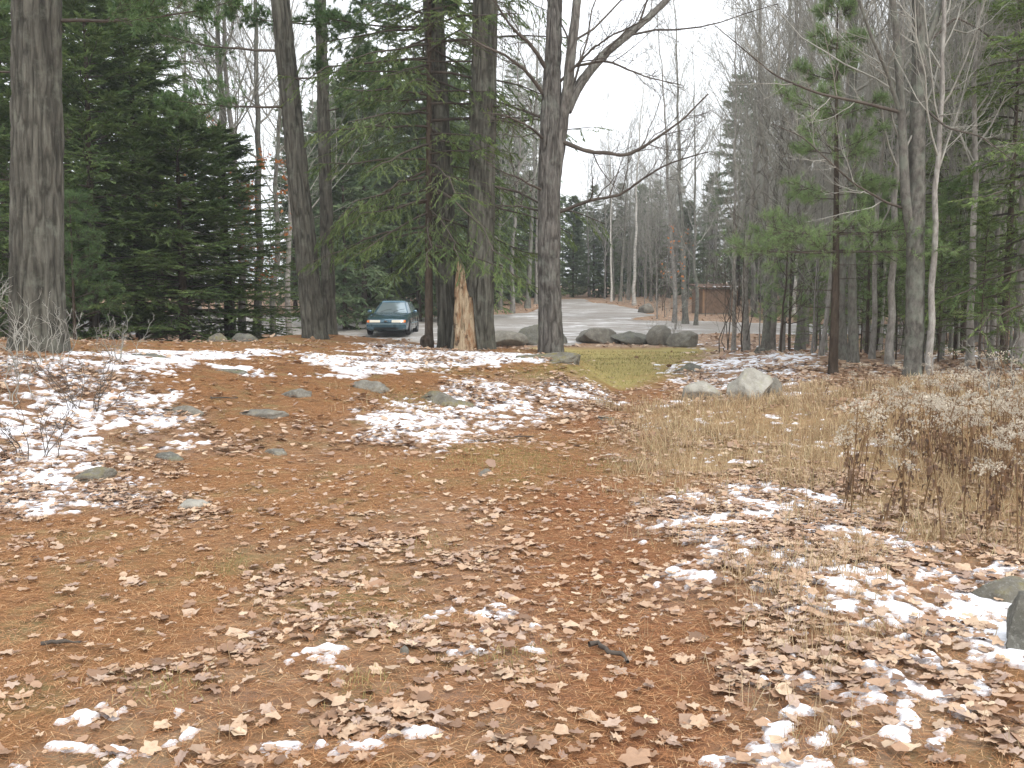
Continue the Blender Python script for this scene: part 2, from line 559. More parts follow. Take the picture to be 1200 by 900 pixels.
# wooded floor: brown leaf cells
vc = M.voro(c, 9.0, "Color")
sepv = M.n("ShaderNodeSeparateColor")
M.L.new(vc, sepv.inputs[0])
lit = M.ramp(sepv.outputs[0], LEAFRAMP)
lit = M.mix(M.rng(n3, 0.35, 0.7, 0.15, 0.75), lit, s2l(110, 92, 80))
col = M.mix(M.rng(M.attr("leafy"), 0.1, 1.0, 0, 0.55), nee, lit)
col = M.mix(M.attr("forest"), col, lit)
drc = M.ramp(n3, [(0.3, s2l(132, 110, 80)), (0.7, s2l(186, 162, 122))])
col = M.mix(M.math('MULTIPLY', M.attr("dry"), M.rng(n2, 0.3, 0.6, 0.35, 0.9)), col, drc)
lwn = M.ramp(n2, [(0.3, s2l(130, 126, 74)), (0.5, s2l(164, 152, 96)), (0.72, s2l(180, 154, 108))])
col = M.mix(M.math('MULTIPLY', M.attr("lawn"), M.rng(n1, 0.2, 0.5, 0.55, 1.0)), col, lwn)
mos = M.ramp(n3, [(0.3, s2l(84, 84, 44)), (0.7, s2l(140, 134, 74))])
col = M.mix(M.math('MULTIPLY', M.attr("moss"), M.rng(n2, 0.42, 0.62, 0, 0.85)), col, mos)
M.color(col)
hgt = M.math('ADD', n3, M.math('MULTIPLY', n2, 1.5))
M.bump(hgt, 0.9, 0.02)
ground = obj("ground", me, M.m)
tag(ground, "clearing floor of rusty pine needles and fallen leaves rising to wooded ground", kind="structure")

# ------------------------------------------------------------------ gravel lot and road
sx, sy = np.arange(-32, 41, 0.35), np.arange(36, 82, 0.35)
X, Y = np.meshgrid(sx, sy)
xf, yf = X.ravel(), Y.ravel()
dl = lotd(xf, yf)
ii = (np.arange(len(sy) - 1)[:, None] * len(sx) + np.arange(len(sx) - 1)[None, :]).ravel()
FQ = np.stack([ii, ii + 1, ii + len(sx) + 1, ii + len(sx)], -1)
FQ = FQ[(dl[FQ] > -0.35).all(1)]
used = np.unique(FQ)
remap = np.full(len(xf), -1)
remap[used] = np.arange(len(used))
zl = terrain(xf, yf) + 0.035 - 0.13 * sst(0.25, -0.35, dl)
me = mk("gravel_lot", np.stack([xf, yf, zl], -1)[used], None, remap[FQ], True)
M = Mat("gravel", 0.9, 0.25)
c = M.coord(world=True)
g1 = M.noise(c, 22, 6, 0.75)
col = M.ramp(g1, [(0.3, s2l(124, 119, 114)), (0.7, s2l(172, 167, 160))])
big = M.noise(c, 0.35, 5, 0.65)
col = M.mix(M.rng(big, 0.45, 0.62, 0, 0.45), col, s2l(122, 112, 102))
sc1 = M.coord((0.3, 0.9, 1), True, (0, 0, 0.7))
st = M.noise(sc1, 0.9, 6, 0.7, 1.8)
frost = M.math('MULTIPLY', M.rng(st, 0.50, 0.62), M.rng(M.noise(c, 0.16, 3), 0.38, 0.52))
col = M.mix(M.math('MULTIPLY', frost, 0.8), col, s2l(228, 228, 230))
M.color(col)
M.bump(g1, 0.5, 0.02)
lot = obj("gravel_lot", me, M.m)
tag(lot, "grey gravel parking lot with frosty tyre streaks behind the boulders", kind="structure")

# ------------------------------------------------------------------ scatter helpers
rng = np.random.default_rng(11)
def in_view(x, y, pad=1.12):
    return np.abs(x) < 0.515 * pad * y + 0.4

def scatter(n, y0, y1, density, power=1.0, rng=rng, pad=1.12):
    """n candidate points inside the wedge the photograph looks over, thinned by density(x, y)"""
    y = y0 + (y1 - y0) * rng.random(n) ** power
    w = 0.515 * pad * y + 0.4
    x = (rng.random(n) * 2 - 1) * w
    keep = rng.random(n) < density(x, y) * (w / w.max())
    return x[keep], y[keep]

def leafshape(kind, n, r):
    th = np.arange(n) * 2 * math.pi / n
    if kind == 'maple':
        rad = 0.62 + 0.38 * np.abs(np.cos(th * 2.5)) ** 0.7 * np.where(np.arange(n) % 2 == 0, 1, 0.72)
        V = np.stack([rad * np.cos(th), rad * np.sin(th) * 1.05], -1)
    elif kind == 'oak':
        rad = 1 + 0.26 * np.sin(th * 7 + 0.5)
        V = np.stack([rad * np.cos(th), 0.52 * rad * np.sin(th)], -1)
    else:
        V = np.stack([np.cos(th), 0.6 * np.sin(th) * (1 - 0.3 * np.cos(th))], -1)
    V = V * (0.92 + 0.16 * r.random((n, 1)))
    k1, k2, tw = r.uniform(-0.2, 0.4), r.uniform(-0.12, 0.3), r.uniform(-0.2, 0.2)
    z = k1 * V[:, 1] ** 2 + k2 * V[:, 0] ** 2 + tw * V[:, 0] * V[:, 1] + 0.07 * r.standard_normal(n)
    V3 = np.concatenate([np.zeros((1, 3)), np.concatenate([V, z[:, None]], 1)])
    i = np.arange(n)
    F = np.stack([np.zeros(n, int), 1 + i, 1 + (i + 1) % n], -1)
    return V3, F

r0 = np.random.default_rng(3)
NEARLEAF = [leafshape(k, n, r0) for k, n in (('maple', 20), ('oak', 22), ('maple', 20), ('oak', 21), ('plain', 14), ('maple', 20), ('oak', 20), ('maple', 15))]
FARLEAF = [leafshape(k, n, r0) for k, n in (('plain', 6), ('maple', 7), ('oak', 6), ('plain', 6), ('maple', 8))]

def rotmats(n, r, tilt):
    yaw = r.random(n) * 2 * math.pi
    ax = r.random(n) * 2 * math.pi
    ti = np.abs(r.standard_normal(n)) * tilt
    cy, sy_ = np.cos(yaw), np.sin(yaw)
    Z = np.zeros(n); O = np.ones(n)
    Rz = np.stack([np.stack([cy, -sy_, Z], -1), np.stack([sy_, cy, Z], -1), np.stack([Z, Z, O], -1)], 1)
    k = np.stack([np.cos(ax), np.sin(ax), Z], -1)
    K = np.stack([np.stack([Z, -k[:, 2], k[:, 1]], -1), np.stack([k[:, 2], Z, -k[:, 0]], -1), np.stack([-k[:, 1], k[:, 0], Z], -1)], 1)
    ct, st_ = np.cos(ti)[:, None, None], np.sin(ti)[:, None, None]
    Rt = np.eye(3)[None] + st_ * K + (1 - ct) * (K @ K)
    return Rt @ Rz

def batch(acc, shapes, x, y, z, size, r, tilt, rnd=None):
    n = len(x)
    which = r.integers(0, len(shapes), n)
    R = rotmats(n, r, tilt) * np.asarray(size)[:, None, None]
    P3 = np.stack([x, y, z], -1)
    rr = r.random(n) if rnd is None else rnd
    for k, (V, F) in enumerate(shapes):
        m = which == k
        q = int(m.sum())
        if not q: continue
        VV = np.einsum('nij,vj->nvi', R[m], V) + P3[m][:, None, :]
        FF = F[None] + (np.arange(q) * len(V))[:, None, None]
        acc.add(VV, FF.reshape(-1, 3), None, np.repeat(rr[m], len(V)))

def leafdens(x, y):
    """chance of leaf litter, clumped"""
    m = msk(LEAF, x, y)
    cl = 0.12 + 1.0 * np.clip(noise(x * 2.2, y * 2.2) + 0.7 * noise(x * 5, y * 5) + 0.25, 0, 1)
    base = 0.05 + 0.12 * np.clip(noise(x * 0.9 + 4, y * 0.9) + 0.1, 0, 1)
    lot = sst(0.2, -0.4, lotd(x, y))
    return np.clip(np.maximum(m * cl, np.maximum(base, 0.75 * forestm(x, y))), 0, 1) * (0.02 + 0.98 * lot) * (1 - 0.85 * sst(-0.5, 0.3, pdist(x, y, LAWN)))

# nearest 300 leaves: each an object of its own on the ground
lx, ly = scatter(66000, 2.9, 9.0, leafdens, 1.0, rng, 1.05)
order = np.argsort(ly + 0.2 * rng.random(len(ly)))
lx, ly = lx[order], ly[order]
leafmesh = []
for V, F in NEARLEAF:
    leafmesh.append(mk("fallen_leaf", V, F, None, True))
    leafmesh[-1].materials.append(MT['leaf_single'])
seen = (ly > 3.35) & in_view(lx, ly, 1.0)
pick = np.where(seen)[0][:300]
for q, i in enumerate(pick):
    s = 0.031 * math.exp(rng.normal(0, 0.26))
    o = bpy.data.objects.new("fallen_leaf", leafmesh[int(rng.integers(0, len(leafmesh)))])
    o.location = (lx[i], ly[i], float(terrain(lx[i], ly[i])) + rng.uniform(0.012, 0.032))
    o.rotation_euler = (rng.normal() * 0.16, rng.normal() * 0.16, rng.uniform(0, 6.28))
    o.scale = (s, s, s)
    o.parent = ground
    COL.objects.link(o)
rest = np.setdiff1d(np.arange(len(lx)), pick)
acc = Acc()
x, y = lx[rest], ly[rest]
batch(acc, NEARLEAF, x, y, terrain(x, y) + rng.uniform(0.006, 0.028, len(x)) + 0.014 * (msk(SNOW, x, y) > 0.3), 0.0285 * np.exp(rng.normal(0, 0.28, len(x))), rng, 0.2)
x, y = scatter(110000, 9.0, 20.0, leafdens, 0.8, rng)
batch(acc, FARLEAF, x, y, terrain(x, y) + rng.uniform(0.01, 0.045, len(x)) + 0.012 * (msk(SNOW, x, y) > 0.3), 0.036 * np.exp(rng.normal(0, 0.3, len(x))), rng, 0.25)
x, y = scatter(56000, 20.0, 75.0, lambda x, y: leafdens(x, y) * (0.25 + 0.75 * (y < 45)), 1.0, rng)
batch(acc, FARLEAF, x, y, terrain(x, y) + rng.uniform(0.01, 0.05, len(x)), rng.uniform(0.06, 0.11, len(x)), rng, 0.4)
# crumbled bits, cone scales and twig ends among the needles
x, y = scatter(26000, 2.9, 12.0, lambda x, y: np.clip(0.35 + 0.8 * noise(x * 1.6, y * 1.6), 0.1, 1), 1.1, rng, 1.05)
batch(acc, [leafshape('plain', 4, r0), leafshape('oak', 5, r0), (np.array([[0, -.15, .1], [1.6, -.1, .05], [1.6, .1, .1], [0, .15, .05]]), np.array([[0, 1, 2], [0, 2, 3]]))], x, y, terrain(x, y) + rng.uniform(0.008, 0.018, len(x)), rng.uniform(0.006, 0.02, len(x)), rng, 0.3)
lit_o = obj("leaf_litter", acc.mesh("leaf_litter", True), MT['leaf'], ground)
lit_o["kind"] = "stuff"

# ------------------------------------------------------------------ fallen pine needles
def needledens(x, y):
    return (1 - 0.25 * np.clip(msk(LEAF, x, y), 0, 1)) * (1 - 0.9 * sst(-0.3, 0.4, pdist(x, y, DRY))) * sst(7.4, 5.0, x)
x, y = scatter(480000, 3.0, 15, needledens, 1.25, rng, 1.05)
n = len(x)
yaw = rng.random(n) * 6.283
L = rng.uniform(0.05, 0.11, n)
D = np.stack([np.cos(yaw) * L, np.sin(yaw) * L, rng.normal(0, 0.004, n)], -1)
Wd = np.stack([-np.sin(yaw), np.cos(yaw), np.zeros(n)], -1) * rng.uniform(0.0006, 0.0013, n)[:, None] * (0.6 + y / 7)[:, None]
B = np.stack([x, y, terrain(x, y) + rng.uniform(0.008, 0.016, n)], -1)
V = np.stack([B - Wd, B + Wd, B + D], 1).reshape(-1, 3)
me = mk("pine_needles", V, np.arange(3 * n).reshape(-1, 3), None, False, np.repeat(rng.random(n), 3))
M = Mat("needle", 0.7, 0.3)
M.color(M.ramp(M.attr("rnd"), [(0.0, s2l(116, 76, 48)), (0.35, s2l(164, 112, 72)), (0.7, s2l(188, 138, 94)), (1.0, s2l(208, 176, 134))]))
o = obj("pine_needles", me, M.m, ground)
o["kind"] = "stuff"

# ------------------------------------------------------------------ snow
def blobshape(n, r):
    th = np.arange(n) * 2 * math.pi / n
    rad = 0.75 + 0.5 * r.random(n)
    el = r.uniform(0.5, 0.9)
    o_ = np.stack([rad * np.cos(th), el * rad * np.sin(th), np.full(n, -0.30)], -1)
    m_ = np.stack([0.78 * rad * np.cos(th), el * 0.78 * rad * np.sin(th), 0.10 + 0.10 * r.random(n)], -1)
    V = np.concatenate([[[0, 0, 0.24]], m_, o_])
    i = np.arange(n)
    j = (i + 1) % n
    F = np.concatenate([np.stack([0 * i, 1 + i, 1 + j], -1), np.stack([1 + i, 1 + n + i, 1 + n + j], -1), np.stack([1 + i, 1 + n + j, 1 + j], -1)])
    return V, F
BLOB = [blobshape(k, r0) for k in (7, 8, 7, 9, 8, 7)]
def snowdens(x, y):
    """positive where snow lies; more is thicker"""
    m = np.clip(msk(SNOW, x, y), 0, 1.5)
    q = 0.8 * noise(x * 10, y * 10) + 0.7 * noise(x * 22 + 3, y * 22) + 0.25 * noise(x * 47, y * 47 + 5) * (y < 14) + 0.3 * noise(x * 2.7, y * 2.7 + 8)
    t = m * 1.0 - 0.66 - 0.6 * q
    return np.where(m > 0.03, t, -1) - 2 * sst(-0.3, 0.1, lotd(x, y))
acc = Acc()
for (ya, yb_, res) in ((3.0, 5.5, 0.014), (5.5, 9.0, 0.021), (9.0, 14.0, 0.034), (14.0, 24.0, 0.06), (24.0, 40.0, 0.16)):
    hw = 0.515 * 1.06 * yb_ + 0.4
    gx_, gy_ = np.arange(-hw, hw, res), np.arange(ya, yb_ + res, res)
    X, Y = np.meshgrid(gx_, gy_)
    xf, yf = X.ravel() + 0.3 * res * rng.standard_normal(X.size), Y.ravel() + 0.3 * res * rng.standard_normal(X.size) * ((Y.ravel() > ya) & (Y.ravel() < yb_))
    t = snowdens(xf, yf)
    ii = (np.arange(len(gy_) - 1)[:, None] * len(gx_) + np.arange(len(gx_) - 1)[None, :]).ravel()
    FQ = np.stack([ii, ii + 1, ii + len(gx_) + 1, ii + len(gx_)], -1)
    FQ = FQ[(t[FQ] > 0).any(1)]
    used = np.unique(FQ)
    remap = np.full(len(xf), -1)
    remap[used] = np.arange(len(used))
    zz = terrain(xf, yf) + np.where(t > 0, 0.004 + 0.022 * np.clip(t * 2.2, 0, 1) ** 0.7, -0.006) + 0.0015 * noise(xf * 30, yf * 30)
    acc.add(np.stack([xf, yf, zz], -1)[used], None, remap[FQ], np.clip(t, 0, 1)[used])
M = Mat("snow", 0.7, 0.3)
c = M.coord(world=True)
g = M.noise(c, 40, 4, 0.7)
thin = M.rng(M.attr("rnd"), 0.0, 0.16)
M.color(M.mix(thin, s2l(178, 164, 156), M.ramp(g, [(0.3, s2l(214, 214, 220)), (0.6, s2l(240, 240, 244))])))
M.bump(g, 0.4, 0.02)
snow = obj("snow", acc.mesh("snow", True), M.m)
tag(snow, "thin patchy snow lying in scraps between leaves and along the knoll", "snow", kind="stuff")

# ------------------------------------------------------------------ grass
def blades(x, y, h, w, r, lean=0.5, rnd=None):
    n = len(x)
    z = terrain(x, y) - 0.01
    az = r.random(n) * 6.283
    ln = np.abs(r.normal(0, lean, n))
    dx, dy = np.cos(az) * ln, np.sin(az) * ln
    pa = r.random(n) * 6.283
    px, py = np.cos(pa) * w, np.sin(pa) * w
    b = np.stack([x, y, z], -1)
    m = b + np.stack([dx * h * 0.35, dy * h * 0.35, h * 0.6], -1)
    t = b + np.stack([dx * h, dy * h, h * np.clip(1 - 0.35 * ln, 0.3, 1)], -1)
    p = np.stack([px, py, np.zeros(n)], -1)
    V = np.stack([b - p, b + p, m - 0.7 * p, m + 0.7 * p, t], 1).reshape(-1, 3)
    k = np.arange(n)[:, None] * 5
    F = np.concatenate([k + [0, 1, 3], k + [0, 3, 2], k + [2, 3, 4]])
    return V, F, np.repeat(r.random(n) if rnd is None else rnd, 5)

def tuftpoints(nt, per, y0, y1, dens, spread, r, power=1.0):
    tx, ty = scatter(nt, y0, y1, dens, power, r)
    k = r.integers(per // 2, per, len(tx))
    i = np.repeat(np.arange(len(tx)), k)
    return tx[i] + r.normal(0, spread, len(i)), ty[i] + r.normal(0, spread, len(i))

drym = lambda x, y: sst(-0.6, 0.5, pdist(x, y, DRY) + 0.5 * noise(x * 1.5, y * 1.5))
GR2 = W([(880, 700), (960, 690), (1030, 760), (1010, 870), (900, 850)])
GR4 = W([(850, 640), (1000, 640), (1240, 690), (1240, 910), (920, 910), (880, 740)])
GR3 = W([(740, 560), (830, 560), (840, 650), (770, 640)])
acc = Acc()
x, y = tuftpoints(15000, 22, 6.0, 19.0, lambda x, y: drym(x, y) * (0.35 + 0.65 * sst(-0.1, 0.4, noise(x * 1.7, y * 1.7 + 9))), 0.07, rng)
V, F, R_ = blades(x, y, rng.uniform(0.06, 0.27, len(x)), 0.0015 + 0.00018 * y, rng, 0.95)
acc.add(V, F, None, R_)
x, y = tuftpoints(900, 26, 3.5, 9.0, lambda x, y: np.maximum(sst(-0.25, 0.2, pdist(x, y, GR2)), sst(-0.25, 0.2, pdist(x, y, GR3))) * 0.8, 0.06, rng)
V, F, R_ = blades(x, y, rng.uniform(0.05, 0.24, len(x)), 0.0012 + 0.0001 * y, rng, 0.7)
acc.add(V, F, None, R_)
x, y = tuftpoints(4200, 22, 3.2, 8.5, lambda x, y: sst(-0.2, 0.3, pdist(x, y, GR4)) * sst(-0.25, 0.35, noise(x * 1.6 + 3, y * 1.6)), 0.06, rng)
V, F, R_ = blades(x, y, rng.uniform(0.05, 0.20, len(x)), 0.0014 + 0.00014 * y, rng, 1.0)
acc.add(V, F, None, R_)
# thin wisps here and there over the clearing
x, y = tuftpoints(650, 14, 3.2, 16.0, lambda x, y: 0.10 + 0.5 * sst(0.25, 0.6, noise(x * 1.1 + 2, y * 1.1)), 0.07, rng)
V, F, R_ = blades(x, y, rng.uniform(0.04, 0.16, len(x)), 0.0012 + 0.00012 * y, rng, 0.9)
acc.add(V, F, None, R_)
M = Mat("dry_grass", 0.8, 0.2)
cg = M.ramp(M.attr("rnd"), [(0.0, s2l(134, 110, 84)), (0.5, s2l(180, 154, 120)), (0.85, s2l(206, 186, 152)), (1.0, s2l(142, 136, 98))])
M.color(cg)
M.translucent(cg, 0.2)
o = obj("dry_grass", acc.mesh("dry_grass"), M.m)
tag(o, "dry straw coloured grass filling the right side and scattered in wisps", "grass", kind="stuff")
acc = Acc()
x, y = scatter(60000, 18.5, 35.0, lambda x, y: sst(-0.5, 0.5, pdist(x, y, LAWN) + 0.4 * noise(x, y)), 1.0, rng)
V, F, R_ = blades(x, y, rng.uniform(0.03, 0.08, len(x)), np.full(len(x), 0.008), rng, 0.5)
acc.add(V, F, None, R_)
x, y = tuftpoints(170, 22, 3.4, 20.0, lambda x, y: 0.4 * sst(0.2, 0.6, noise(x * 0.8 + 31, y * 0.8)), 0.06, rng)
V, F, R_ = blades(x, y, rng.uniform(0.03, 0.10, len(x)), 0.001 + 0.00012 * y, rng, 0.9)
acc.add(V, F, None, R_)
for (u, v, q, sp) in ((565, 540, 900, 0.5), (720, 545, 500, 0.25), (260, 668, 120, 0.12), (190, 808, 160, 0.1), (505, 640, 120, 0.12), (420, 805, 120, 0.08), (600, 780, 150, 0.12), (470, 735, 140, 0.12), (795, 580, 60, 0.03), (470, 470, 500, 0.3), (640, 444, 500, 0.35)):
    c0 = P(u, v)
    x, y = c0[0] + rng.normal(0, sp, q), c0[1] + rng.normal(0, sp, q)
    V, F, R_ = blades(x, y, rng.uniform(0.02, 0.075, q), np.full(q, 0.0016 + 0.0001 * c0[1]), rng, 0.8)
    acc.add(V, F, None, R_)
M = Mat("green_grass", 0.8, 0.2)
cg = M.ramp(M.attr("rnd"), [(0.0, s2l(122, 120, 72)), (0.5, s2l(162, 152, 104)), (0.8, s2l(190, 168, 126)), (1.0, s2l(138, 142, 88))])
M.color(cg)
M.translucent(cg, 0.2)
o = obj("green_grass", acc.mesh("green_grass"), M.m)
tag(o, "short yellowish green grass in front of the boulder row", "grass", kind="stuff")
# ------------------------------------------------------------------ rocks
def rockmesh(name, size, seed, cuts=7, sub=3, rough=0.14, flat=0.0):
    r = np.random.default_rng(seed)
    bm = bmesh.new()
    bmesh.ops.create_icosphere(bm, subdivisions=sub, radius=1.0)
    V = np.array([v.co[:] for v in bm.verts])
    F = np.array([[v.index for v in f.verts] for f in bm.faces])
    bm.free()
    for k in range(cuts):                       # broken faces
        nrm = norm(r.standard_normal(3) * np.array([1, 1, 0.75]))
        d = r.uniform(0.5, 0.85)
        s = V @ nrm
        V = V - np.maximum(s - d, 0)[:, None] * nrm * 0.98
    q = fbm(V[:, 0] * 1.7 + seed, V[:, 1] * 1.7, V[:, 2] * 1.7, 4)
    V = V * (1 + rough * 1.5 * q)[:, None]
    V = V + 0.02 * np.stack([noise(V[:, 0] * 9, V[:, 1] * 9, V[:, 2] * 9 + k) for k in range(3)], -1) * 1.4
    if flat: V[:, 2] = np.where(V[:, 2] > 0, V[:, 2] * (1 - flat), V[:, 2])
    V = V * np.array(size) / 2
    return mk(name, V, F, None, True)

MT['rock_grey'] = m_rock('rock_grey', s2l(88, 84, 76), s2l(142, 138, 128), s2l(120, 112, 84), 0.2)
MT['rock_pale'] = m_rock('rock_pale', s2l(124, 120, 110), s2l(186, 182, 172), s2l(150, 148, 122), 0.2)
MT['rock_moss'] = m_rock('rock_moss', s2l(84, 80, 72), s2l(134, 130, 118), s2l(122, 114, 70), 0.4)
MT['rock_dark'] = m_rock('rock_dark', s2l(74, 74, 68), s2l(124, 122, 114), s2l(108, 110, 84), 0.3)

def rock(label, u, v, wpx, hpx, seed, mat, deep=0.35, depth=0.8, rz=0.0, name="boulder", cuts=7, flat=0.0, dist=None, rough=0.14):
    p = P(u, v) if dist is None else G(u, dist)
    k = p[1] / FPX
    w, h = wpx * k, hpx * k
    H = h / (1 - deep)
    if name == "rock":
        deep, rough, cuts, h = max(deep, 0.75), 0.30, cuts + 4, h * 0.7
        H = h / (1 - deep)
        w *= 1.25
    me_ = rockmesh(name, (w * 1.08, w * depth, H * 1.15), seed, cuts, 4, rough, flat)
    o = obj(name, me_, MT[mat])
    o.location = (p[0], p[1] + w * depth * 0.4, float(terrain(p[0], p[1] + w * depth * 0.4)) + h - H / 2)
    o.rotation_euler = (0, 0, rz)
    return tag(o, label, "rock" if name == "rock" else "boulder")

# the row along the lot
rock("grey boulder right of the broken stump, leftmost of the row along the lot", 590, 407, 58, 17, 21, 'rock_grey', rz=0.2)
rock("rounded grey boulder half hidden behind the forked hardwood trunk", 636, 405, 58, 22, 22, 'rock_dark', rz=0.4, cuts=4)
rock("low wedge shaped grey boulder right of the forked hardwood, beside the gap", 702, 403, 50, 16, 23, 'rock_grey', rz=0.1)
rock("craggy layered dark boulder, second right of the forked hardwood", 743, 404, 54, 17, 24, 'rock_dark', rz=0.6, cuts=9, rough=0.16)
rock("upright squarish grey boulder, tallest right of the gap in the row", 777, 405, 36, 21, 25, 'rock_grey', rz=0.3, cuts=10)
rock("sloping grey boulder at the right end of the row", 806, 407, 42, 16, 26, 'rock_grey', rz=-0.4)
# by the path
rock("pale flat topped boulder on snowy leaves right of the path", 824, 469, 58, 22, 31, 'rock_pale', 0.3, 0.7, 0.1, cuts=8)
rock("large pale grey boulder with a sharp ridge right of the path", 882, 470, 58, 33, 36, 'rock_pale', 0.25, 0.8, 0.5, cuts=12)
rock("small dark knob of rock leaning on the large pale boulder", 909, 465, 24, 20, 33, 'rock_grey', 0.35, 0.9, 0.2)
rock("flat grey slab lying at the lawn edge above the pale boulders", 813, 436, 30, 8, 34, 'rock_dark', 0.5, 0.8, 0.1, "rock")
rock("dark rounded mossy boulder cut by the right edge of the view", 1215, 772, 78, 66, 35, 'rock_dark', 0.3, 0.9, 0.4, cuts=5)
rock("low lichen covered rock above the dark boulder at the right edge", 1190, 712, 76, 26, 37, 'rock_moss', 0.4, 0.9, 0.2, cuts=6)
# outcrops in the clearing
rock("broad mossy outcrop face at the right end of the knoll", 645, 447, 84, 9, 41, 'rock_moss', 0.55, 0.8, 0.1, "rock", 6, dist=17.3)
rock("mossy grey slab on the knoll slope among snowy leaves", 515, 478, 56, 14, 42, 'rock_moss', 0.6, 0.9, 0.1, "rock", 6)
rock("small grey slab poking from needles left of the mossy slab", 428, 460, 38, 10, 43, 'rock_grey', 0.6, 0.9, 0.0, "rock")
rock("flat grey stone sunk in the middle of the needle path", 566, 562, 44, 8, 44, 'rock_grey', 0.75, 1.6, 0.2, "rock", 6, 0.3)
rock("pale grey stone lying alone in needles at the left", 222, 597, 38, 12, 45, 'rock_pale', 0.5, 0.9, 0.1, "rock")
rock("dark hump of bedrock in needles below the leaning pine", 345, 467, 36, 9, 46, 'rock_grey', 0.6, 0.9, 0.0, "rock")
rock("wide low bedrock rib in needles left of centre", 310, 490, 64, 8, 47, 'rock_grey', 0.7, 0.6, 0.1, "rock")
rock("long grey bedrock edge at the foot of the left snow slope", 208, 487, 46, 10, 48, 'rock_grey', 0.6, 0.6, -0.4, "rock")
rock("long flat mossy slab edging the left snow patch", 95, 566, 66, 14, 49, 'rock_moss', 0.6, 0.6, 0.25, "rock")
rock("small dark stone with green moss on the left needles", 196, 541, 34, 8, 50, 'rock_dark', 0.5, 0.9, 0.0, "rock")
rock("tiny grey stone in needles below the wide bedrock rib", 322, 534, 24, 6, 51, 'rock_grey', 0.5, 0.9, 0.0, "rock")
rock("flat dark stone at the bend of the path beside the leaf slope", 712, 494, 30, 4, 52, 'rock_dark', 0.7, 1.3, 0.0, "rock")
rock("small bluish stone in the leaves at front centre", 470, 770, 16, 12, 53, 'rock_grey', 0.4, 0.9, 0.0, "rock")
rock("snow dusted bedrock ledge along the left crest", 160, 419, 46, 7, 54, 'rock_dark', 0.6, 0.7, 0.0, "rock")
rock("dark bedrock rib below the left crest", 258, 436, 50, 7, 55, 'rock_dark', 0.6, 0.6, -0.2, "rock")
rock("mossy boulder at the foot of the dark spruces", 252, 408, 28, 13, 56, 'rock_moss', 0.3, 0.9, 0.0, dist=20.5)
rock("brown log like boulder beside the mossy boulder under the spruces", 287, 408, 30, 10, 57, 'rock_dark', 0.3, 0.7, 0.0, dist=20.2)
rock("grey rock at the far edge of the gravel lot in brush", 755, 369, 22, 12, 58, 'rock_grey', 0.3, 0.9, 0.0, dist=60)
rock("pale rock half buried in leaves left of the car", 406, 395, 20, 9, 59, 'rock_pale', 0.3, 0.9, 0.0, dist=36)
rock("small brown stone standing in leaves below the right hand trunks", 891, 408, 13, 11, 60, 'rock_dark', 0.3, 0.9, 0.0, "rock", dist=27)

# ------------------------------------------------------------------ tree builders
def bark_trunk(path, rad, sides, seed, amp, cell=0.11, vs=3.6, flare=0.5, lobes=5, fw=3.0):
    """one trunk with furrowed bark; path (n,3), rad (n)"""
    n = len(rad)
    th = np.arange(sides) * 2 * math.pi / sides
    zz = path[:, 2] - path[0, 2]
    T = norm(np.gradient(path, axis=0))
    A = norm(np.cross(T, np.array([0, 1.0, 0])))
    B = np.cross(T, A)
    S, Cc = np.meshgrid(th, zz)
    rr = rad[:, None] * np.ones((1, sides))
    fl = flare * np.exp(-np.maximum(zz, 0) / 0.28)[:, None]
    rr = rr * (1 + fl * (0.6 + 0.55 * np.cos(lobes * S + seed + 0.7 * np.sin(2 * S))))
    cx, cy = np.cos(S) * rr / cell, np.sin(S) * rr / cell
    wob = 0.5 * noise(cx * 0.5, cy * 0.5, Cc * 1.5 + seed)
    q = noise(cx + wob + seed, cy + wob, Cc / (cell * vs))
    q2 = noise(cx * 2.3, cy * 2.3 + seed, Cc / (cell * vs * 0.45))
    furrow = 1 - np.minimum(np.abs(q) * fw, 1)
    rr = rr + amp * (-furrow * 1.0 + 0.45 * q2) + 0.03 * rad[:, None] * noise(np.cos(S) * 1.2, np.sin(S) * 1.2, Cc * 1.2 + seed)
    V = path[:, None, :] + rr[..., None] * (np.cos(S)[..., None] * A[:, None] + np.sin(S)[..., None] * B[:, None])
    j = np.arange(n - 1)[:, None] * sides
    k = np.arange(sides)[None, :]
    k2 = (k + 1) % sides
    F = np.stack([j + k, j + k2, j + sides + k2, j + sides + k], -1).reshape(-1, 4)
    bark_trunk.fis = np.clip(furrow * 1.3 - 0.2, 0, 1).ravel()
    return V.reshape(-1, 3), F

def polyline(pts, n):
    """smooth resampling of a few points"""
    pts = np.asarray(pts, float)
    s = np.concatenate([[0], np.cumsum(np.linalg.norm(np.diff(pts, axis=0), axis=1))])
    t = np.linspace(0, s[-1], n)
    out = np.stack([np.interp(t, s, pts[:, k]) for k in range(3)], -1)
    for _ in range(max(2, n // 12)):
        out[1:-1] = 0.25 * out[:-2] + 0.5 * out[1:-1] + 0.25 * out[2:]
    return out

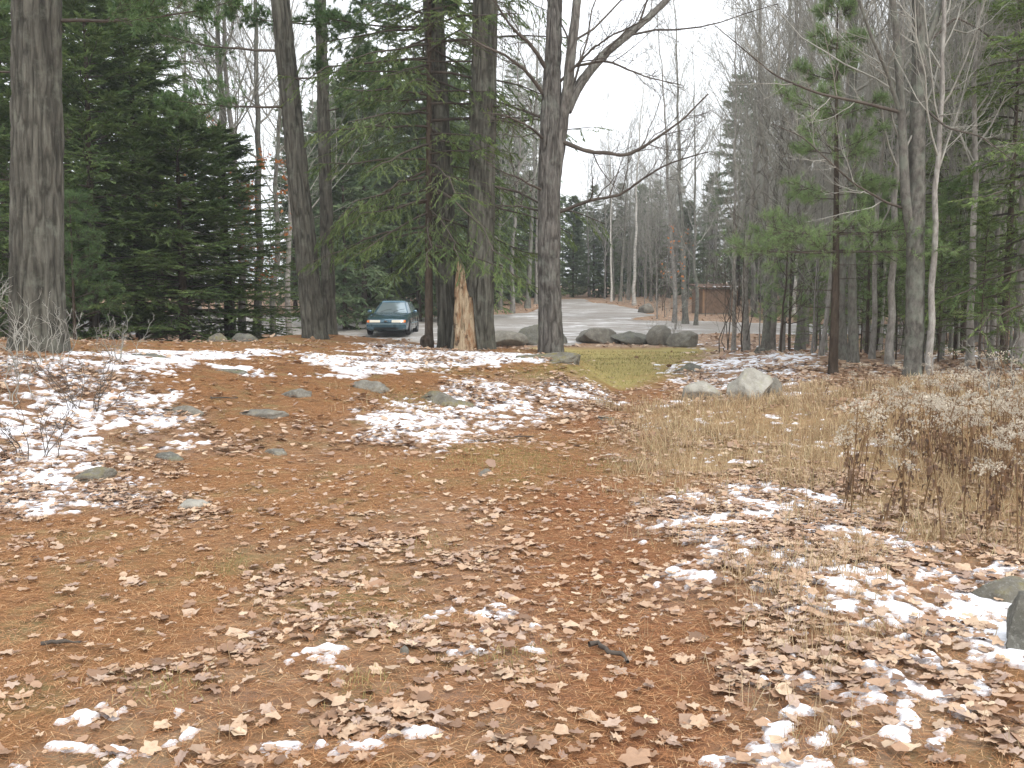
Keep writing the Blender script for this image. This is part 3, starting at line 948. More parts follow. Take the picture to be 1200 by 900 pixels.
def sprout(paths, lens, r, per, t0, t1, ratio, ang, npts, up=0.3, wob=0.08, minlen=0.0, flatten=1.0):
    """side branches from every path: returns paths (M,npts,3), lengths, parent radius fraction t"""
    N, n, _ = paths.shape
    M_ = N * per
    t = t0 + (t1 - t0) * ((np.arange(per)[None, :] + r.random((N, per))) / per)
    t = t.ravel()
    i = np.repeat(np.arange(N), per)
    f = t * (n - 1)
    k = np.minimum(f.astype(int), n - 2)
    w = (f - k)[:, None]
    base = paths[i, k] * (1 - w) + paths[i, k + 1] * w
    T = norm(paths[i, k + 1] - paths[i, k])
    rv = norm(r.standard_normal((M_, 3)) * np.array([1, 1, flatten]))
    side = norm(rv - (rv * T).sum(-1, keepdims=True) * T)
    a = (ang * (0.75 + 0.5 * r.random(M_)))[:, None]
    d = norm(np.cos(a) * T + np.sin(a) * side)
    L_ = np.maximum(lens[i] * ratio * (1 - 0.75 * t) * (0.6 + 0.8 * r.random(M_)), minlen)
    s = np.linspace(0, 1, npts)
    out = base[:, None, :] + d[:, None, :] * (s[None, :, None] * L_[:, None, None])
    out[:, :, 2] += up * L_[:, None] * (s ** 2)[None, :]
    wv = r.standard_normal((M_, npts, 3)).cumsum(axis=1)
    wv -= wv[:, :1]
    out += wob * L_[:, None, None] * wv / npts
    return out, L_, i, t

def bare_tree(r, H, R, t0, n1, n2, n3, n4=0, spread=0.33, up=0.35, ang=0.8, sides=9, lean=0.02):
    """leafless broadleaf: trunk mesh, crown mesh"""
    n = 26
    s = np.linspace(0, 1, n)
    wob = r.standard_normal((n, 2)).cumsum(axis=0) * 0.012 * H / 5
    wob -= wob[:1]
    path = np.stack([wob[:, 0] + lean * H * s * r.normal(), wob[:, 1] + lean * H * s * r.normal(), H * s - 0.15], -1)
    rad = R * (1 - 0.93 * s ** 0.85)
    rad[0] *= 1.5
    rad[1] *= 1.08
    tv, tf = tubes(path[None], rad[None], sides)
    tm = Acc()
    tm.add(tv, None, tf)
    cr = Acc()
    p1, l1, i1, t1 = sprout(path[None], np.array([H * spread * 1.6]), r, n1, t0, 0.99, 1.0, ang, 9, up, 0.10, 0.3)
    r1 = np.interp(t1, s, rad)[:, None] * 0.42 * np.linspace(1, 0.12, 9)[None]
    v, f = tubes(p1, np.maximum(r1, 0.004), 4)
    cr.add(v, None, f, 0.2)
    p2, l2, i2, t2 = sprout(p1, l1, r, n2, 0.15, 0.98, 0.62, 0.75, 6, up * 0.8, 0.12, 0.15)
    r2 = np.maximum(0.006 * np.linspace(1, 0.4, 6)[None] * (0.6 + l2[:, None]), 0.003)
    v, f = tubes(p2, r2, 3)
    cr.add(v, None, f, 0.5)
    p3, l3, i3, t3 = sprout(p2, l2, r, n3, 0.1, 1.0, 0.7, 0.7, 4, up * 0.6, 0.12, 0.12)
    v, f = tubes(p3, np.broadcast_to(np.array([[0.0042, 0.0036, 0.003, 0.002]]), (len(p3), 4)), 3)
    cr.add(v, None, f, 0.8)
    return tm.mesh("trunk", True), cr.mesh("crown", True), p3

def ribbons(B, D, wd, r, tilt=0.6):
    """narrow triangles from B along D"""
    n = len(B)
    nv = np.array([0, 0, 1.0]) + tilt * r.standard_normal((n, 3))
    Wv = norm(np.cross(D, nv)) * np.asarray(wd).reshape(-1, 1) * 0.5
    V = np.stack([B - Wv, B + Wv, B + D], 1).reshape(-1, 3)
    return V, np.arange(3 * n).reshape(-1, 3)

def rot2(d, a):
    c_, s_ = np.cos(a), np.sin(a)
    return np.stack([d[:, 0] * c_ - d[:, 1] * s_, d[:, 0] * s_ + d[:, 1] * c_, d[:, 2]], -1)

def conifer(r, H, R, Rt, zc, nbr, twn, spn, sl, sw, el0=-0.25, el1=0.45, sag=0.05, tipup=0.06, shape=0.8, hang=0.15, bare_low=0, sides=9, keep=1.0, lean=(0, 0)):
    """needle tree: trunk mesh, branch mesh, foliage mesh"""
    n = 22
    s = np.linspace(0, 1, n)
    path = np.stack([0.02 * np.sin(3 * s + r.random() * 6) + lean[0] * H * s, 0.02 * np.cos(4 * s) + lean[1] * H * s, H * s - 0.2], -1)
    rad = Rt * (1 - 0.97 * s)
    rad[0] *= 1.35
    tv, tf = tubes(path[None], rad[None], sides)
    t = np.sort((np.arange(nbr) + r.random(nbr)) / nbr) ** 0.9
    z0 = zc + (H * 0.985 - zc) * t
    Lb = (R * (1 - t) ** shape * r.uniform(0.55, 1.12, nbr) + 0.12) * (0.75 + 0.25 * sst(0, 0.12, t))
    az = np.arange(nbr) * 2.39996 + r.normal(0, 0.5, nbr)
    el = el0 + (el1 - el0) * t + r.normal(0, 0.12, nbr)
    m = 7
    q = np.linspace(0, 1, m)
    rr = q[None] * Lb[:, None]
    bx = np.interp(z0, path[:, 2], path[:, 0])[:, None] + np.cos(az)[:, None] * rr
    by = np.interp(z0, path[:, 2], path[:, 1])[:, None] + np.sin(az)[:, None] * rr
    bz = z0[:, None] + np.tan(el)[:, None] * rr - sag * rr ** 2 + tipup * Lb[:, None] * q[None] ** 3
    bp = np.stack([bx, by, bz], -1) + 0.025 * r.standard_normal((nbr, m, 3)) * Lb[:, None, None] * q[None, :, None]
    br = Acc()
    v, f = tubes(bp, (0.006 + 0.009 * Lb)[:, None] * np.linspace(1, 0.2, m)[None], 4)
    br.add(v, None, f)
    fol = Acc()
    # twigs
    tw = np.linspace(0.16 if not bare_low else 0.3, 0.97, twn)[None] + r.normal(0, 0.02, (nbr, twn))
    tw = np.clip(tw, 0.05, 1.0)
    sd = np.where((np.arange(twn) % 2)[None] == 0, 1, -1) * np.ones((nbr, 1))
    i = np.repeat(np.arange(nbr), twn)
    ff = tw.ravel() * (m - 1)
    k = np.minimum(ff.astype(int), m - 2)
    w = (ff - k)[:, None]
    TB = bp[i, k] * (1 - w) + bp[i, k + 1] * w
    TD = norm(bp[i, k + 1] - bp[i, k])
    a = sd.ravel() * r.uniform(0.6, 1.15, len(i))
    TDir = rot2(TD, a)
    TDir[:, 2] += r.normal(-hang, 0.15, len(i))
    TDir = norm(TDir)
    TL = (0.42 * Lb[i] * (1 - 0.72 * tw.ravel()) + 0.10) * r.uniform(0.6, 1.2, len(i))
    if keep < 1:
        kk = r.random(len(i)) < keep
        TB, TDir, TL = TB[kk], TDir[kk], TL[kk]
    q3 = np.linspace(0, 1, 2)
    v, f = tubes(TB[:, None] + TDir[:, None] * TL[:, None, None] * q3[None, :, None], np.broadcast_to([[0.005, 0.002]], (len(TB), 2)), 3)
    br.add(v, None, f)
    # sprays along each twig
    nT = len(TB)
    su = (np.arange(spn)[None] + r.random((nT, spn))) / spn
    ss = np.where((np.arange(spn)[None] % 2) == 0, 1, -1) * np.ones((nT, 1))
    j = np.repeat(np.arange(nT), spn)
    SB = TB[j] + TDir[j] * (TL[j] * su.ravel())[:, None]
    SD = rot2(TDir[j], ss.ravel() * r.uniform(0.15, 0.95, len(j)))
    SD[:, 2] += r.normal(-0.5 * hang, 0.28, len(j))
    SD = norm(SD) * (sl * r.uniform(0.5, 1.15, len(j)))[:, None]
    v, f = ribbons(SB, SD, sw * r.uniform(0.6, 1.2, len(j)), r)
    cr = np.clip(0.5 * noise(SB[:, 0] * 1.5, SB[:, 1] * 1.5, SB[:, 2] * 1.5) + 0.5 + r.normal(0, 0.2, len(j)), 0, 1)
    fol.add(v, f, None, np.repeat(cr, 3))
    tm = Acc()
    tm.add(tv, None, tf)
    return tm.mesh("trunk", True), br.mesh("branches", True), fol.mesh("crown")

def tufts(pos, dirs, r, per, L_, w, spread=0.7):
    i = np.repeat(np.arange(len(pos)), per)
    d = norm(dirs[i] + spread * r.standard_normal((len(i), 3)))
    d[:, 2] -= 0.12
    v, f = ribbons(pos[i], norm(d) * (L_ * r.uniform(0.6, 1.1, len(i)))[:, None], np.full(len(i), w), r)
    return v, f, np.repeat(np.clip(r.normal(0.5, 0.25, len(pos)), 0, 1)[i], 3)

def pine_limbs(r, base, dirs, lens, per2, per3, tuft, tl, tw_, foliage=1.0, up=0.12, sag=-0.05, r0_=0.03, side=5):
    """white pine limbs with brush-like needle tufts: branch mesh and foliage mesh (either may be None)"""
    N = len(base)
    n = 10
    s = np.linspace(0, 1, n)
    p1 = base[:, None] + dirs[:, None] * (lens[:, None, None] * s[None, :, None])
    p1[:, :, 2] += (sag * lens[:, None] * s ** 1.2 + up * lens[:, None] * s ** 3)
    wv = r.standard_normal((N, n, 3)).cumsum(axis=1)
    p1 += 0.05 * lens[:, None, None] * (wv - wv[:, :1]) / n
    br = Acc()
    v, f = tubes(p1, (r0_ * lens ** 0.8)[:, None] * np.linspace(1, 0.15, n)[None] * 0.5, side)
    br.add(v, None, f)
    p2, l2, i2, t2 = sprout(p1, lens, r, per2, 0.25, 0.98, 0.45, 0.8, 5, 0.1, 0.1, 0.15, 0.35)
    v, f = tubes(p2, np.maximum(0.008 * l2[:, None], 0.004) * np.linspace(1, 0.4, 5)[None], 3)
    br.add(v, None, f)
    p3, l3, i3, t3 = sprout(p2, l2, r, per3, 0.2, 1.0, 0.55, 0.7, 3, 0.15, 0.08, 0.1, 0.5)
    v, f = tubes(p3, np.broadcast_to([[0.004, 0.003, 0.002]], (len(p3), 3)), 3)
    br.add(v, None, f)
    live = r.random(len(p3)) < foliage
    q = p3[live]
    fm = None
    if tuft and len(q):
        fol = Acc()
        pos = np.concatenate([q[:, 1], q[:, 2], 0.5 * (q[:, 1] + q[:, 2])])
        dr = np.concatenate([norm(q[:, 2] - q[:, 0])] * 3)
        v, f, rn = tufts(pos, dr, r, tuft, tl, tw_)
        fol.add(v, f, None, rn)
        fm = fol.mesh("crown")
    return br.mesh("branches", True), fm

def tree_from(name, label, cat, loc, rz, group, parts):
    t = thing(name, label, cat, loc, rz, group)
    for pn, me_, m_ in parts:
        if me_ is not None: obj(pn, me_, m_, t)
    return t

# ------------------------------------------------------------------ the named trees round the clearing
def big_pine(label, base, top_off, H, R, seed, limbs, lean_mid=0.0, sides=112, mat='pine_bark'):
    """base (3), top_off = horizontal shift of the top per metre height; limbs: list of (z, azimuth deg, length, foliage) or int"""
    r = np.random.default_rng(seed)
    zf_ = np.concatenate([np.arange(-0.25, 9.0, 0.055), np.arange(9.0, H, 0.4)])
    rad = R * np.interp(zf_, [-0.3, 0, 1.3, 9, H], [1.08, 1.06, 1.0, 0.78, 0.12])
    path = np.stack([top_off[0] * zf_ + lean_mid * np.sin(zf_ * 0.35), top_off[1] * zf_, zf_], -1)
    V, F = bark_trunk(path, rad, sides, seed, 0.028, 0.065, 7.0)
    t = thing("pine_tree", label, "tree", tuple(base))
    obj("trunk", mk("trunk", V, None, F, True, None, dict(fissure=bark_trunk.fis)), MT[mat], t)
    # limb stubs and knots low on the trunk
    zl, al, ll, fl = [], [], [], []
    for (z, a, l, fo) in limbs:
        zl.append(z); al.append(math.radians(a)); ll.append(l); fl.append(fo)
    zl, al, ll, fl = map(np.array, (zl, al, ll, fl))
    bx = np.stack([np.interp(zl, path[:, 2], path[:, 0]), np.interp(zl, path[:, 2], path[:, 1]), zl], -1)
    dr = np.stack([np.cos(al), np.sin(al), r.uniform(-0.12, 0.10, len(al))], -1)
    for q in range(len(zl)):
        fo, m_ = fl[q], slice(q, q + 1)
        low = zl[q] < 9.3
        bm_, fm_ = pine_limbs(r, bx[m_], dr[m_], ll[m_], (16 if low else 8) if fo else 7, (9 if low else 5) if fo else 4, (18 if low else 9) if fo else 0, 0.125, 0.013 if low else 0.03, 0.9)
        lo = obj("limb" if fo else "dead_limb", bm_, MT['dark_twig'], t)
        if fm_ is not None: obj("needles", fm_, MT['pine_dark'], lo)
    return t

rr_ = np.random.default_rng(5)
def crownlimbs(z0, z1, n, l0, l1, r=rr_):
    return [(z, float(r.uniform(0, 360)), float(np.interp(z, [z0, z1], [l0, l1]) * r.uniform(0.7, 1.1)), 1) for z in np.linspace(z0, z1, n)]

b = G(43, 14.2)
big_pine("massive furrowed pine trunk standing at the left edge above the snowy slope", b, (0.040, 0.0), 21, 0.355, 101,
         [(4.6, 10, 2.6, 1), (5.4, 40, 2.8, 1), (5.0, 170, 2.4, 1), (3.9, 185, 1.6, 0), (5.8, -30, 2.4, 1), (6.4, 60, 3.0, 1), (6.0, 120, 3.0, 1), (2.4, 200, 0.5, 0), (3.0, 30, 0.4, 0)] + crownlimbs(7.5, 20, 20, 3.2, 0.8), sides=160)
b = G(369, 22.0)
big_pine("tall dark pine leaning left behind the orange needle clearing", b, (-0.085, 0.0), 22, 0.245, 102,
         [(7.4, 185, 4.2, 0), (7.9, 200, 3.6, 1), (6.2, 190, 2.8, 1), (5.0, 200, 2.6, 1), (6.8, 15, 1.6, 1), (8.6, 160, 3.6, 0), (9.0, 190, 3.4, 1), (5.6, 330, 2.0, 1)] + crownlimbs(9.5, 21, 18, 3.2, 0.8))
b = G(386, 25.5)
big_pine("slimmer straight pine just right of the leaning pine", b, (-0.010, 0.0), 22, 0.175, 103,
         [(6.6, 10, 2.0, 1), (7.8, 200, 2.2, 1), (8.6, 40, 2.4, 1), (5.6, 330, 1.8, 1), (9.2, 170, 2.6, 1)] + crownlimbs(10, 21, 16, 2.8, 0.7), sides=80)
b = G(528, 21.0)
big_pine("thick pine trunk standing behind and left of the broken stump", b, (-0.045, 0.0), 23, 0.245, 104,
         [(6.6, 170, 2.6, 1), (7.6, 200, 2.8, 1), (5.2, 190, 1.6, 0), (8.2, 20, 2.2, 1)] + crownlimbs(9, 22, 18, 3.0, 0.8))
b = G(561, 20.2)
big_pine("thick pine trunk directly behind the pale broken stump", b, (0.022, 0.0), 23, 0.285, 105,
         [(7.2, 120, 2.0, 1), (8.4, 10, 2.6, 1), (7.9, 200, 2.6, 1), (5.7, 185, 1.8, 0), (4.6, 350, 1.2, 0), (9.0, 60, 2.6, 1)] + crownlimbs(9.6, 22, 18, 3.0, 0.8))

# broken stump
def snag():
    p = P(547, 411)
    p = np.array([p[0], 19.45, float(terrain(p[0], 19.45))])
    sides, n = 56, 70
    H = 1.84
    th = np.arange(sides) * 2 * math.pi / sides
    top = 0.74 + 0.22 * np.cos(th - 3.3) + 0.14 * noise(np.cos(th) * 3, np.sin(th) * 3, 2) + 0.13 * noise(np.cos(th) * 9, np.sin(th) * 9, 5)
    top = np.clip(top + 0.05 * noise(np.cos(th) * 22, np.sin(th) * 22, 9), 0.36, 1.0)
    s = np.linspace(0, 1, n)
    S, T_ = np.meshgrid(th, s)
    z = T_ * top[None] * H - 0.1
    rad = np.interp(z, [-0.2, 0, 0.25, 0.6, 1.2, 1.84], [0.28, 0.25, 0.215, 0.19, 0.155, 0.085])
    q = noise(np.cos(S) * 4, np.sin(S) * 4, z * 0.9)
    q2 = noise(np.cos(S) * 12, np.sin(S) * 12, z * 2.0)
    q3_ = noise(np.cos(S) * 6 + 3, np.sin(S) * 6, z * 4.0)
    rad = rad * (1 + 0.22 * q + 0.12 * q2) - 0.05 * sst(0.35, 0.7, q3_)
    V = np.stack([np.cos(S) * rad - 0.035 * z, np.sin(S) * rad, z], -1).reshape(-1, 3)
    j = np.arange(n - 1)[:, None] * sides
    k = np.arange(sides)[None]
    F = np.stack([j + k, j + (k + 1) % sides, j + sides + (k + 1) % sides, j + sides + k], -1).reshape(-1, 4)
    cv = np.array([[-0.06, 0, H * 0.62]])
    F3 = np.stack([(n - 1) * sides + np.arange(sides), (n - 1) * sides + (np.arange(sides) + 1) % sides, np.full(sides, n * sides)], -1)
    t = thing("broken_stump", "pale barkless broken stump leaning against the thick pine", "stump", tuple(p))
    M = Mat("rotten_wood", 0.9, 0.15)
    c = M.coord((1, 1, 0.10))
    f = M.noise(c, 17, 6, 0.7, 0.6)
    col = M.ramp(f, [(0.30, s2l(92, 74, 60)), (0.42, s2l(166, 146, 120)), (0.7, s2l(206, 188, 160))])
    g = M.noise(M.coord((1, 1, 0.45)), 6, 4, 0.7)
    col = M.mix(M.rng(g, 0.48, 0.62, 0, 0.8), col, s2l(138, 98, 66))
    g2 = M.noise(M.coord((1, 1, 0.6)), 9, 5, 0.7)
    col = M.mix(M.rng(g2, 0.56, 0.64, 0, 0.85), col, s2l(70, 56, 46))
    M.color(col)
    M.bump(f, 1.0, 0.06)
    obj("wood", mk("wood", np.concatenate([V, cv]), F3, F, True), M.m, t)
    # splinters at the broken top
    a = Acc()
    r = np.random.default_rng(4)
    for k in range(26):
        an = r.normal(2.5, 0.8)
        b0 = np.array([math.cos(an) * 0.09 - 0.06, math.sin(an) * 0.09, H * 0.82 + r.uniform(-0.1, 0.05)])
        pth = np.stack([b0, b0 + [r.normal(0, .01), r.normal(0, .01), r.uniform(0.06, 0.2)]])
        v, f = tubes(pth[None], np.array([[0.014, 0.001]]), 4)
        a.add(v, None, f)
    obj("splinters", a.mesh("splinters"), M.m, t)
    # strip of dark bark left on the right flank
    a = Acc()
    for an, z1 in ((0.25, 1.05), (-0.1, 0.8), (-2.9, 0.5)):
        zz = np.linspace(-0.05, z1, 12)
        rd = np.interp(zz, [0, 0.4, 1.0, 1.8], [0.26, 0.22, 0.18, 0.12]) + 0.012
        pth = np.stack([np.cos(an) * rd - 0.035 * zz, np.sin(an) * rd - 0.03, zz], -1)
        v, f = tubes(pth[None], (0.035 * (1 - 0.7 * zz / z1) + 0.008 * r.random(12))[None], 6)
        a.add(v, None, f)
    obj("bark_strip", a.mesh("bark_strip", True), MT['pine_bark'], t)
snag()

# forked hardwood with the long limbs
def forked():
    D = 19.4
    b0 = G(646, D)
    t = thing("forked_hardwood", "grey forked hardwood with a long bare limb rising to the right, on the knoll edge", "tree", tuple(b0))
    r = np.random.default_rng(77)
    def pt(u, v, dy=0.0): return at(u, v, D + dy) - b0
    main = polyline([(0, 0, -0.25), pt(645, 400), pt(643, 300), pt(644, 210), pt(646, 120), pt(649, 40), pt(652, -60, 0.2), pt(655, -220, 0.5), pt(650, -420, 0.6)], 300)
    z = main[:, 2]
    rad = np.interp(z, [-0.3, 0.3, 1.2, 3.5, 4.6, 5.4, 8, 14], [0.25, 0.235, 0.225, 0.215, 0.20, 0.165, 0.12, 0.02])
    V, F = bark_trunk(main, rad, 112, 9, 0.024, 0.055, 6.0, 0.35)
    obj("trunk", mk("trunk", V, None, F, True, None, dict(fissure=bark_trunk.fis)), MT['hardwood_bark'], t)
    limbs = [
        ([pt(648, 222), pt(653, 190), pt(661, 140), pt(668, 90, -0.2), pt(676, 30, -0.3), pt(684, -60, -0.5), pt(690, -200, -0.6)], 0.125, 0.04, 9),
        ([pt(664, 130), pt(676, 102, 0.1), pt(705, 65, 0.3), pt(735, 42, 0.5), pt(782, 0, 0.8), pt(830, -50, 1.0), pt(900, -130, 1.2)], 0.10, 0.02, 9),
        ([pt(656, 165), pt(690, 178, -0.4), pt(735, 182, -0.8), pt(760, 168, -1.0), pt(800, 140, -1.2), pt(830, 110, -1.3)], 0.045, 0.012, 7),
        ([pt(652, 250), pt(690, 235, -0.3), pt(725, 228, -0.6), pt(745, 210, -0.8), pt(780, 190, -1.0), pt(830, 178, -1.2)], 0.035, 0.01, 7),
        ([pt(640, 80), pt(620, 50, -0.3), pt(596, 30, -0.6), pt(575, -5, -0.8)], 0.045, 0.012, 7),
        ([pt(638, 112), pt(612, 78, -0.5), pt(590, 62, -0.9), pt(560, 50, -1.3), pt(540, 36, -1.5)], 0.04, 0.01, 7),
        ([pt(640, 140), pt(615, 128, 0.4), pt(590, 118, 0.8), pt(560, 116, 1.1)], 0.03, 0.008, 6),
        ([pt(640, 165), pt(618, 150, -0.6), pt(590, 136, -1.0), pt(565, 132, -1.4)], 0.03, 0.008, 6),
        ([pt(640, 225), pt(610, 210, -0.5), pt(590, 202, -0.8), pt(570, 190, -1.2)], 0.028, 0.008, 6),
        ([pt(640, 250), pt(610, 240, 0.3), pt(575, 236, 0.7), pt(540, 220, 1.0)], 0.024, 0.006, 6),
        ([pt(652, 100), pt(690, 60, -0.6), pt(715, 40, -1.2), pt(760, 22, -1.6)], 0.03, 0.008, 6),
        ([pt(672, 78), pt(710, 70, -0.5), pt(760, 90, -1.0), pt(800, 100, -1.4)], 0.028, 0.007, 6),
    ]
    tw = Acc()
    paths = []
    for k, (pts, ra, rb, sd) in enumerate(limbs):
        p = polyline(pts, 40)
        p[1:-1] += 0.012 * r.standard_normal((38, 3)).cumsum(axis=0) * np.sin(np.linspace(0, 3.14, 38))[:, None] * 0.5
        fis = None
        if k < 2:
            pl = polyline(p, 150)
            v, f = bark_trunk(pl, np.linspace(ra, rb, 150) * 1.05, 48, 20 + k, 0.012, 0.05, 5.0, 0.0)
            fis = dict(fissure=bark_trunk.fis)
        else:
            v, f = tubes(p[None], np.linspace(ra, rb, 40)[None] * (1 + 0.05 * r.standard_normal((1, 40))), sd + 3)
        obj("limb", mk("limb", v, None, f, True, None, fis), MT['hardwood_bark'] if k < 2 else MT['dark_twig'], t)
        paths.append(p[::4][:10])
    paths = np.array(paths)
    lens = np.linalg.norm(paths[:, -1] - paths[:, 0], axis=1)
    p2, l2, _, _ = sprout(paths, lens, r, 9, 0.2, 0.98, 0.55, 0.8, 7, 0.12, 0.16, 0.25)
    v, f = tubes(p2, np.maximum(0.011 * l2[:, None] ** 0.7, 0.005) * np.linspace(1, 0.3, 7)[None], 4)
    tw.add(v, None, f)
    p3, l3, _, _ = sprout(p2, l2, r, 6, 0.15, 1.0, 0.6, 0.75, 5, 0.1, 0.16, 0.12)
    v, f = tubes(p3, np.broadcast_to(np.linspace(0.005, 0.002, 5)[None], (len(p3), 5)), 3)
    tw.add(v, None, f)
    p4, l4, _, _ = sprout(p3, l3, r, 3, 0.2, 1.0, 0.6, 0.7, 3, 0.1, 0.1, 0.08)
    v, f = tubes(p4, np.broadcast_to(np.array([[0.003, 0.0025, 0.0015]]), (len(p4), 3)), 3)
    tw.add(v, None, f)
    obj("twigs", tw.mesh("twigs", True), MT['dark_twig'], t)
    # upper crown beyond the top of the view
    up = main[150::20][:8][None]
    p2, l2, _, _ = sprout(up, np.array([6.0]), r, 16, 0.1, 0.98, 0.8, 0.7, 8, 0.3, 0.12, 0.5)
    a = Acc()
    v, f = tubes(p2, np.maximum(0.014 * l2[:, None], 0.006) * np.linspace(1, 0.2, 8)[None], 4)
    a.add(v, None, f)
    p3, l3, _, _ = sprout(p2, l2, r, 7, 0.2, 1.0, 0.5, 0.75, 5, 0.2, 0.12, 0.2)
    v, f = tubes(p3, np.broadcast_to(np.linspace(0.006, 0.002, 5)[None], (len(p3), 5)), 3)
    a.add(v, None, f)
    obj("crown", a.mesh("crown", True), MT['dark_twig'], t)
forked()

# slim hemlock in front of the two thick pines
r = np.random.default_rng(21)
tm, bm_, fm_ = conifer(r, 12.5, 3.5, 0.092, 1.9, 140, 20, 22, 0.12, 0.028, -0.18, 0.25, 0.05, 0.0, 0.5, 0.4, lean=(0.004, 0))
hem = tree_from("hemlock_tree", "slim dark hemlock with drooping sprays left of the two thick pines", "tree", tuple(G(504, 20.6)), 0.6, None,
                [("trunk", tm, MT['dark_bark']), ("branches", bm_, MT['dark_twig']), ("crown", fm_, MT['hemlock'])])
bv = rockmesh("burl", (0.32, 0.28, 0.34), 8, 3, 3, 0.12)
o = obj("burl", bv, MT['dark_bark'], hem)
o.location = Vector((-0.18, -0.18, 0.14))
o.rotation_euler = (0, 0, 0)

# ------------------------------------------------------------------ prototypes for the wood around
def proto(name, parts):
    return name, parts
r = np.random.default_rng(31)
def con(rgn, mat, bark='dark_bark', **kw):
    tm, bm_, fm_ = conifer(rgn, **kw)
    return [("trunk", tm, MT[bark]), ("branches", bm_, MT['dark_twig']), ("crown", fm_, MT[mat])]
SPR = [con(np.random.default_rng(40), 'spruce', H=11, R=3.1, Rt=0.15, zc=0.3, nbr=150, twn=19, spn=24, sl=0.16, sw=0.052, el0=-0.14, el1=0.5, sag=0.04, tipup=0.12, hang=0.12, shape=0.65),
       con(np.random.default_rng(41), 'spruce', H=13, R=3.0, Rt=0.17, zc=0.4, nbr=150, twn=19, spn=24, sl=0.16, sw=0.052, el0=-0.2, el1=0.5, sag=0.03, tipup=0.1, hang=0.15, shape=0.6)]
TALL = [con(np.random.default_rng(42), 'spruce', H=20, R=3.4, Rt=0.2, zc=1.5, nbr=150, twn=15, spn=15, sl=0.22, sw=0.075, el0=-0.2, el1=0.4, sag=0.04, tipup=0.06, hang=0.16, shape=0.6),
        con(np.random.default_rng(43), 'hemlock', H=18, R=3.5, Rt=0.19, zc=1.2, nbr=140, twn=15, spn=14, sl=0.22, sw=0.065, el0=-0.12, el1=0.35, sag=0.06, tipup=0.0, hang=0.2, shape=0.6)]
FARC = [con(np.random.default_rng(44), 'far_conifer', H=13, R=2.6, Rt=0.14, zc=0.3, nbr=120, twn=13, spn=8, sl=0.36, sw=0.17, shape=0.55, el0=-0.2, el1=0.5, sag=0.04, tipup=0.1, hang=0.12),
        con(np.random.default_rng(45), 'far_conifer', H=15, R=2.7, Rt=0.16, zc=0.8, nbr=120, twn=13, spn=8, sl=0.36, sw=0.15, shape=0.55, el0=-0.25, el1=0.4, sag=0.05, tipup=0.05, hang=0.16, keep=0.85)]
HEM = [con(np.random.default_rng(46), 'hemlock', H=9, R=2.6, Rt=0.085, zc=1.0, nbr=90, twn=17, spn=20, sl=0.13, sw=0.03, shape=0.6, el0=-0.1, el1=0.4, sag=0.06, tipup=0.0, hang=0.18, keep=0.8),
       con(np.random.default_rng(47), 'hemlock', H=3.2, R=1.1, Rt=0.03, zc=0.35, nbr=30, twn=12, spn=16, sl=0.09, sw=0.016, el0=-0.05, el1=0.5, sag=0.08, tipup=0.0, hang=0.15)]
def bar(rgn, bark, tw, **kw):
    tm, cm, _ = bare_tree(rgn, **kw)
    return [("trunk", tm, MT[bark]), ("crown", cm, MT[tw])]
BARE = [bar(np.random.default_rng(50), 'grey_bark', 'twig', H=17, R=0.13, t0=0.30, n1=30, n2=9, n3=7, spread=0.15, up=0.5),
        bar(np.random.default_rng(51), 'grey_bark', 'twig', H=15, R=0.10, t0=0.22, n1=30, n2=9, n3=7, spread=0.17, up=0.45),
        bar(np.random.default_rng(52), 'mossy_bark', 'twig', H=18, R=0.16, t0=0.35, n1=24, n2=9, n3=6, spread=0.17, up=0.5),
        bar(np.random.default_rng(53), 'grey_bark', 'twig', H=12, R=0.07, t0=0.15, n1=30, n2=9, n3=7, spread=0.19, up=0.35),
        bar(np.random.default_rng(54), 'mossy_bark', 'twig', H=16, R=0.12, t0=0.25, n1=24, n2=8, n3=6, spread=0.18, up=0.4)]
BIRCH = [bar(np.random.default_rng(55), 'birch_bark', 'twig', H=15, R=0.12, t0=0.4, n1=24, n2=8, n3=6, spread=0.13, up=0.4)]
SAP = [bar(np.random.default_rng(56), 'dark_bark', 'dark_twig', H=5, R=0.03, t0=0.12, n1=16, n2=6, n3=4, spread=0.25, up=0.4, sides=5),
       bar(np.random.default_rng(57), 'grey_bark', 'twig', H=6, R=0.035, t0=0.2, n1=16, n2=6, n3=4, spread=0.22, up=0.4, sides=5)]

def plant(parts, name, label, cat, p, rz, sc, group=None, tilt=(0, 0)):
    t = thing(name, label, cat, tuple(p), rz, group)
    t.rotation_euler = (tilt[0], tilt[1], rz)
    t.scale = (sc, sc, sc) if np.isscalar(sc) else sc
    for pn, me_, m_ in parts:
        q = obj(pn, me_, m_, t)
        if pn in ("seed_head", "withered_leaves"): q["kind"] = "stuff"
    return t

rw = np.random.default_rng(61)
# dark spruces behind the left crest
for (u, d, k, s, lab) in ((112, 25.0, 0, 0.95, "dark bushy spruce just right of the massive left pine"), (165, 27.0, 1, (0.95, 0.95, 0.75), "dark spruce, second from the massive left pine"),
                          (215, 25.5, 0, (1.0, 1.0, 0.58), "broad dark spruce in the middle of the left thicket"), (268, 27.5, 1, (0.9, 0.9, 0.46), "dark spruce at the right end of the left thicket"),
                          (40, 27.0, 1, 0.9, "dark spruce hidden behind the massive left pine trunk"), (-30, 24.0, 0, 1.0, "dark spruce cut by the left edge of the view")):
    plant(SPR[k], "spruce_tree", lab, "tree", G(u, d), rw.uniform(0, 6.28), s)
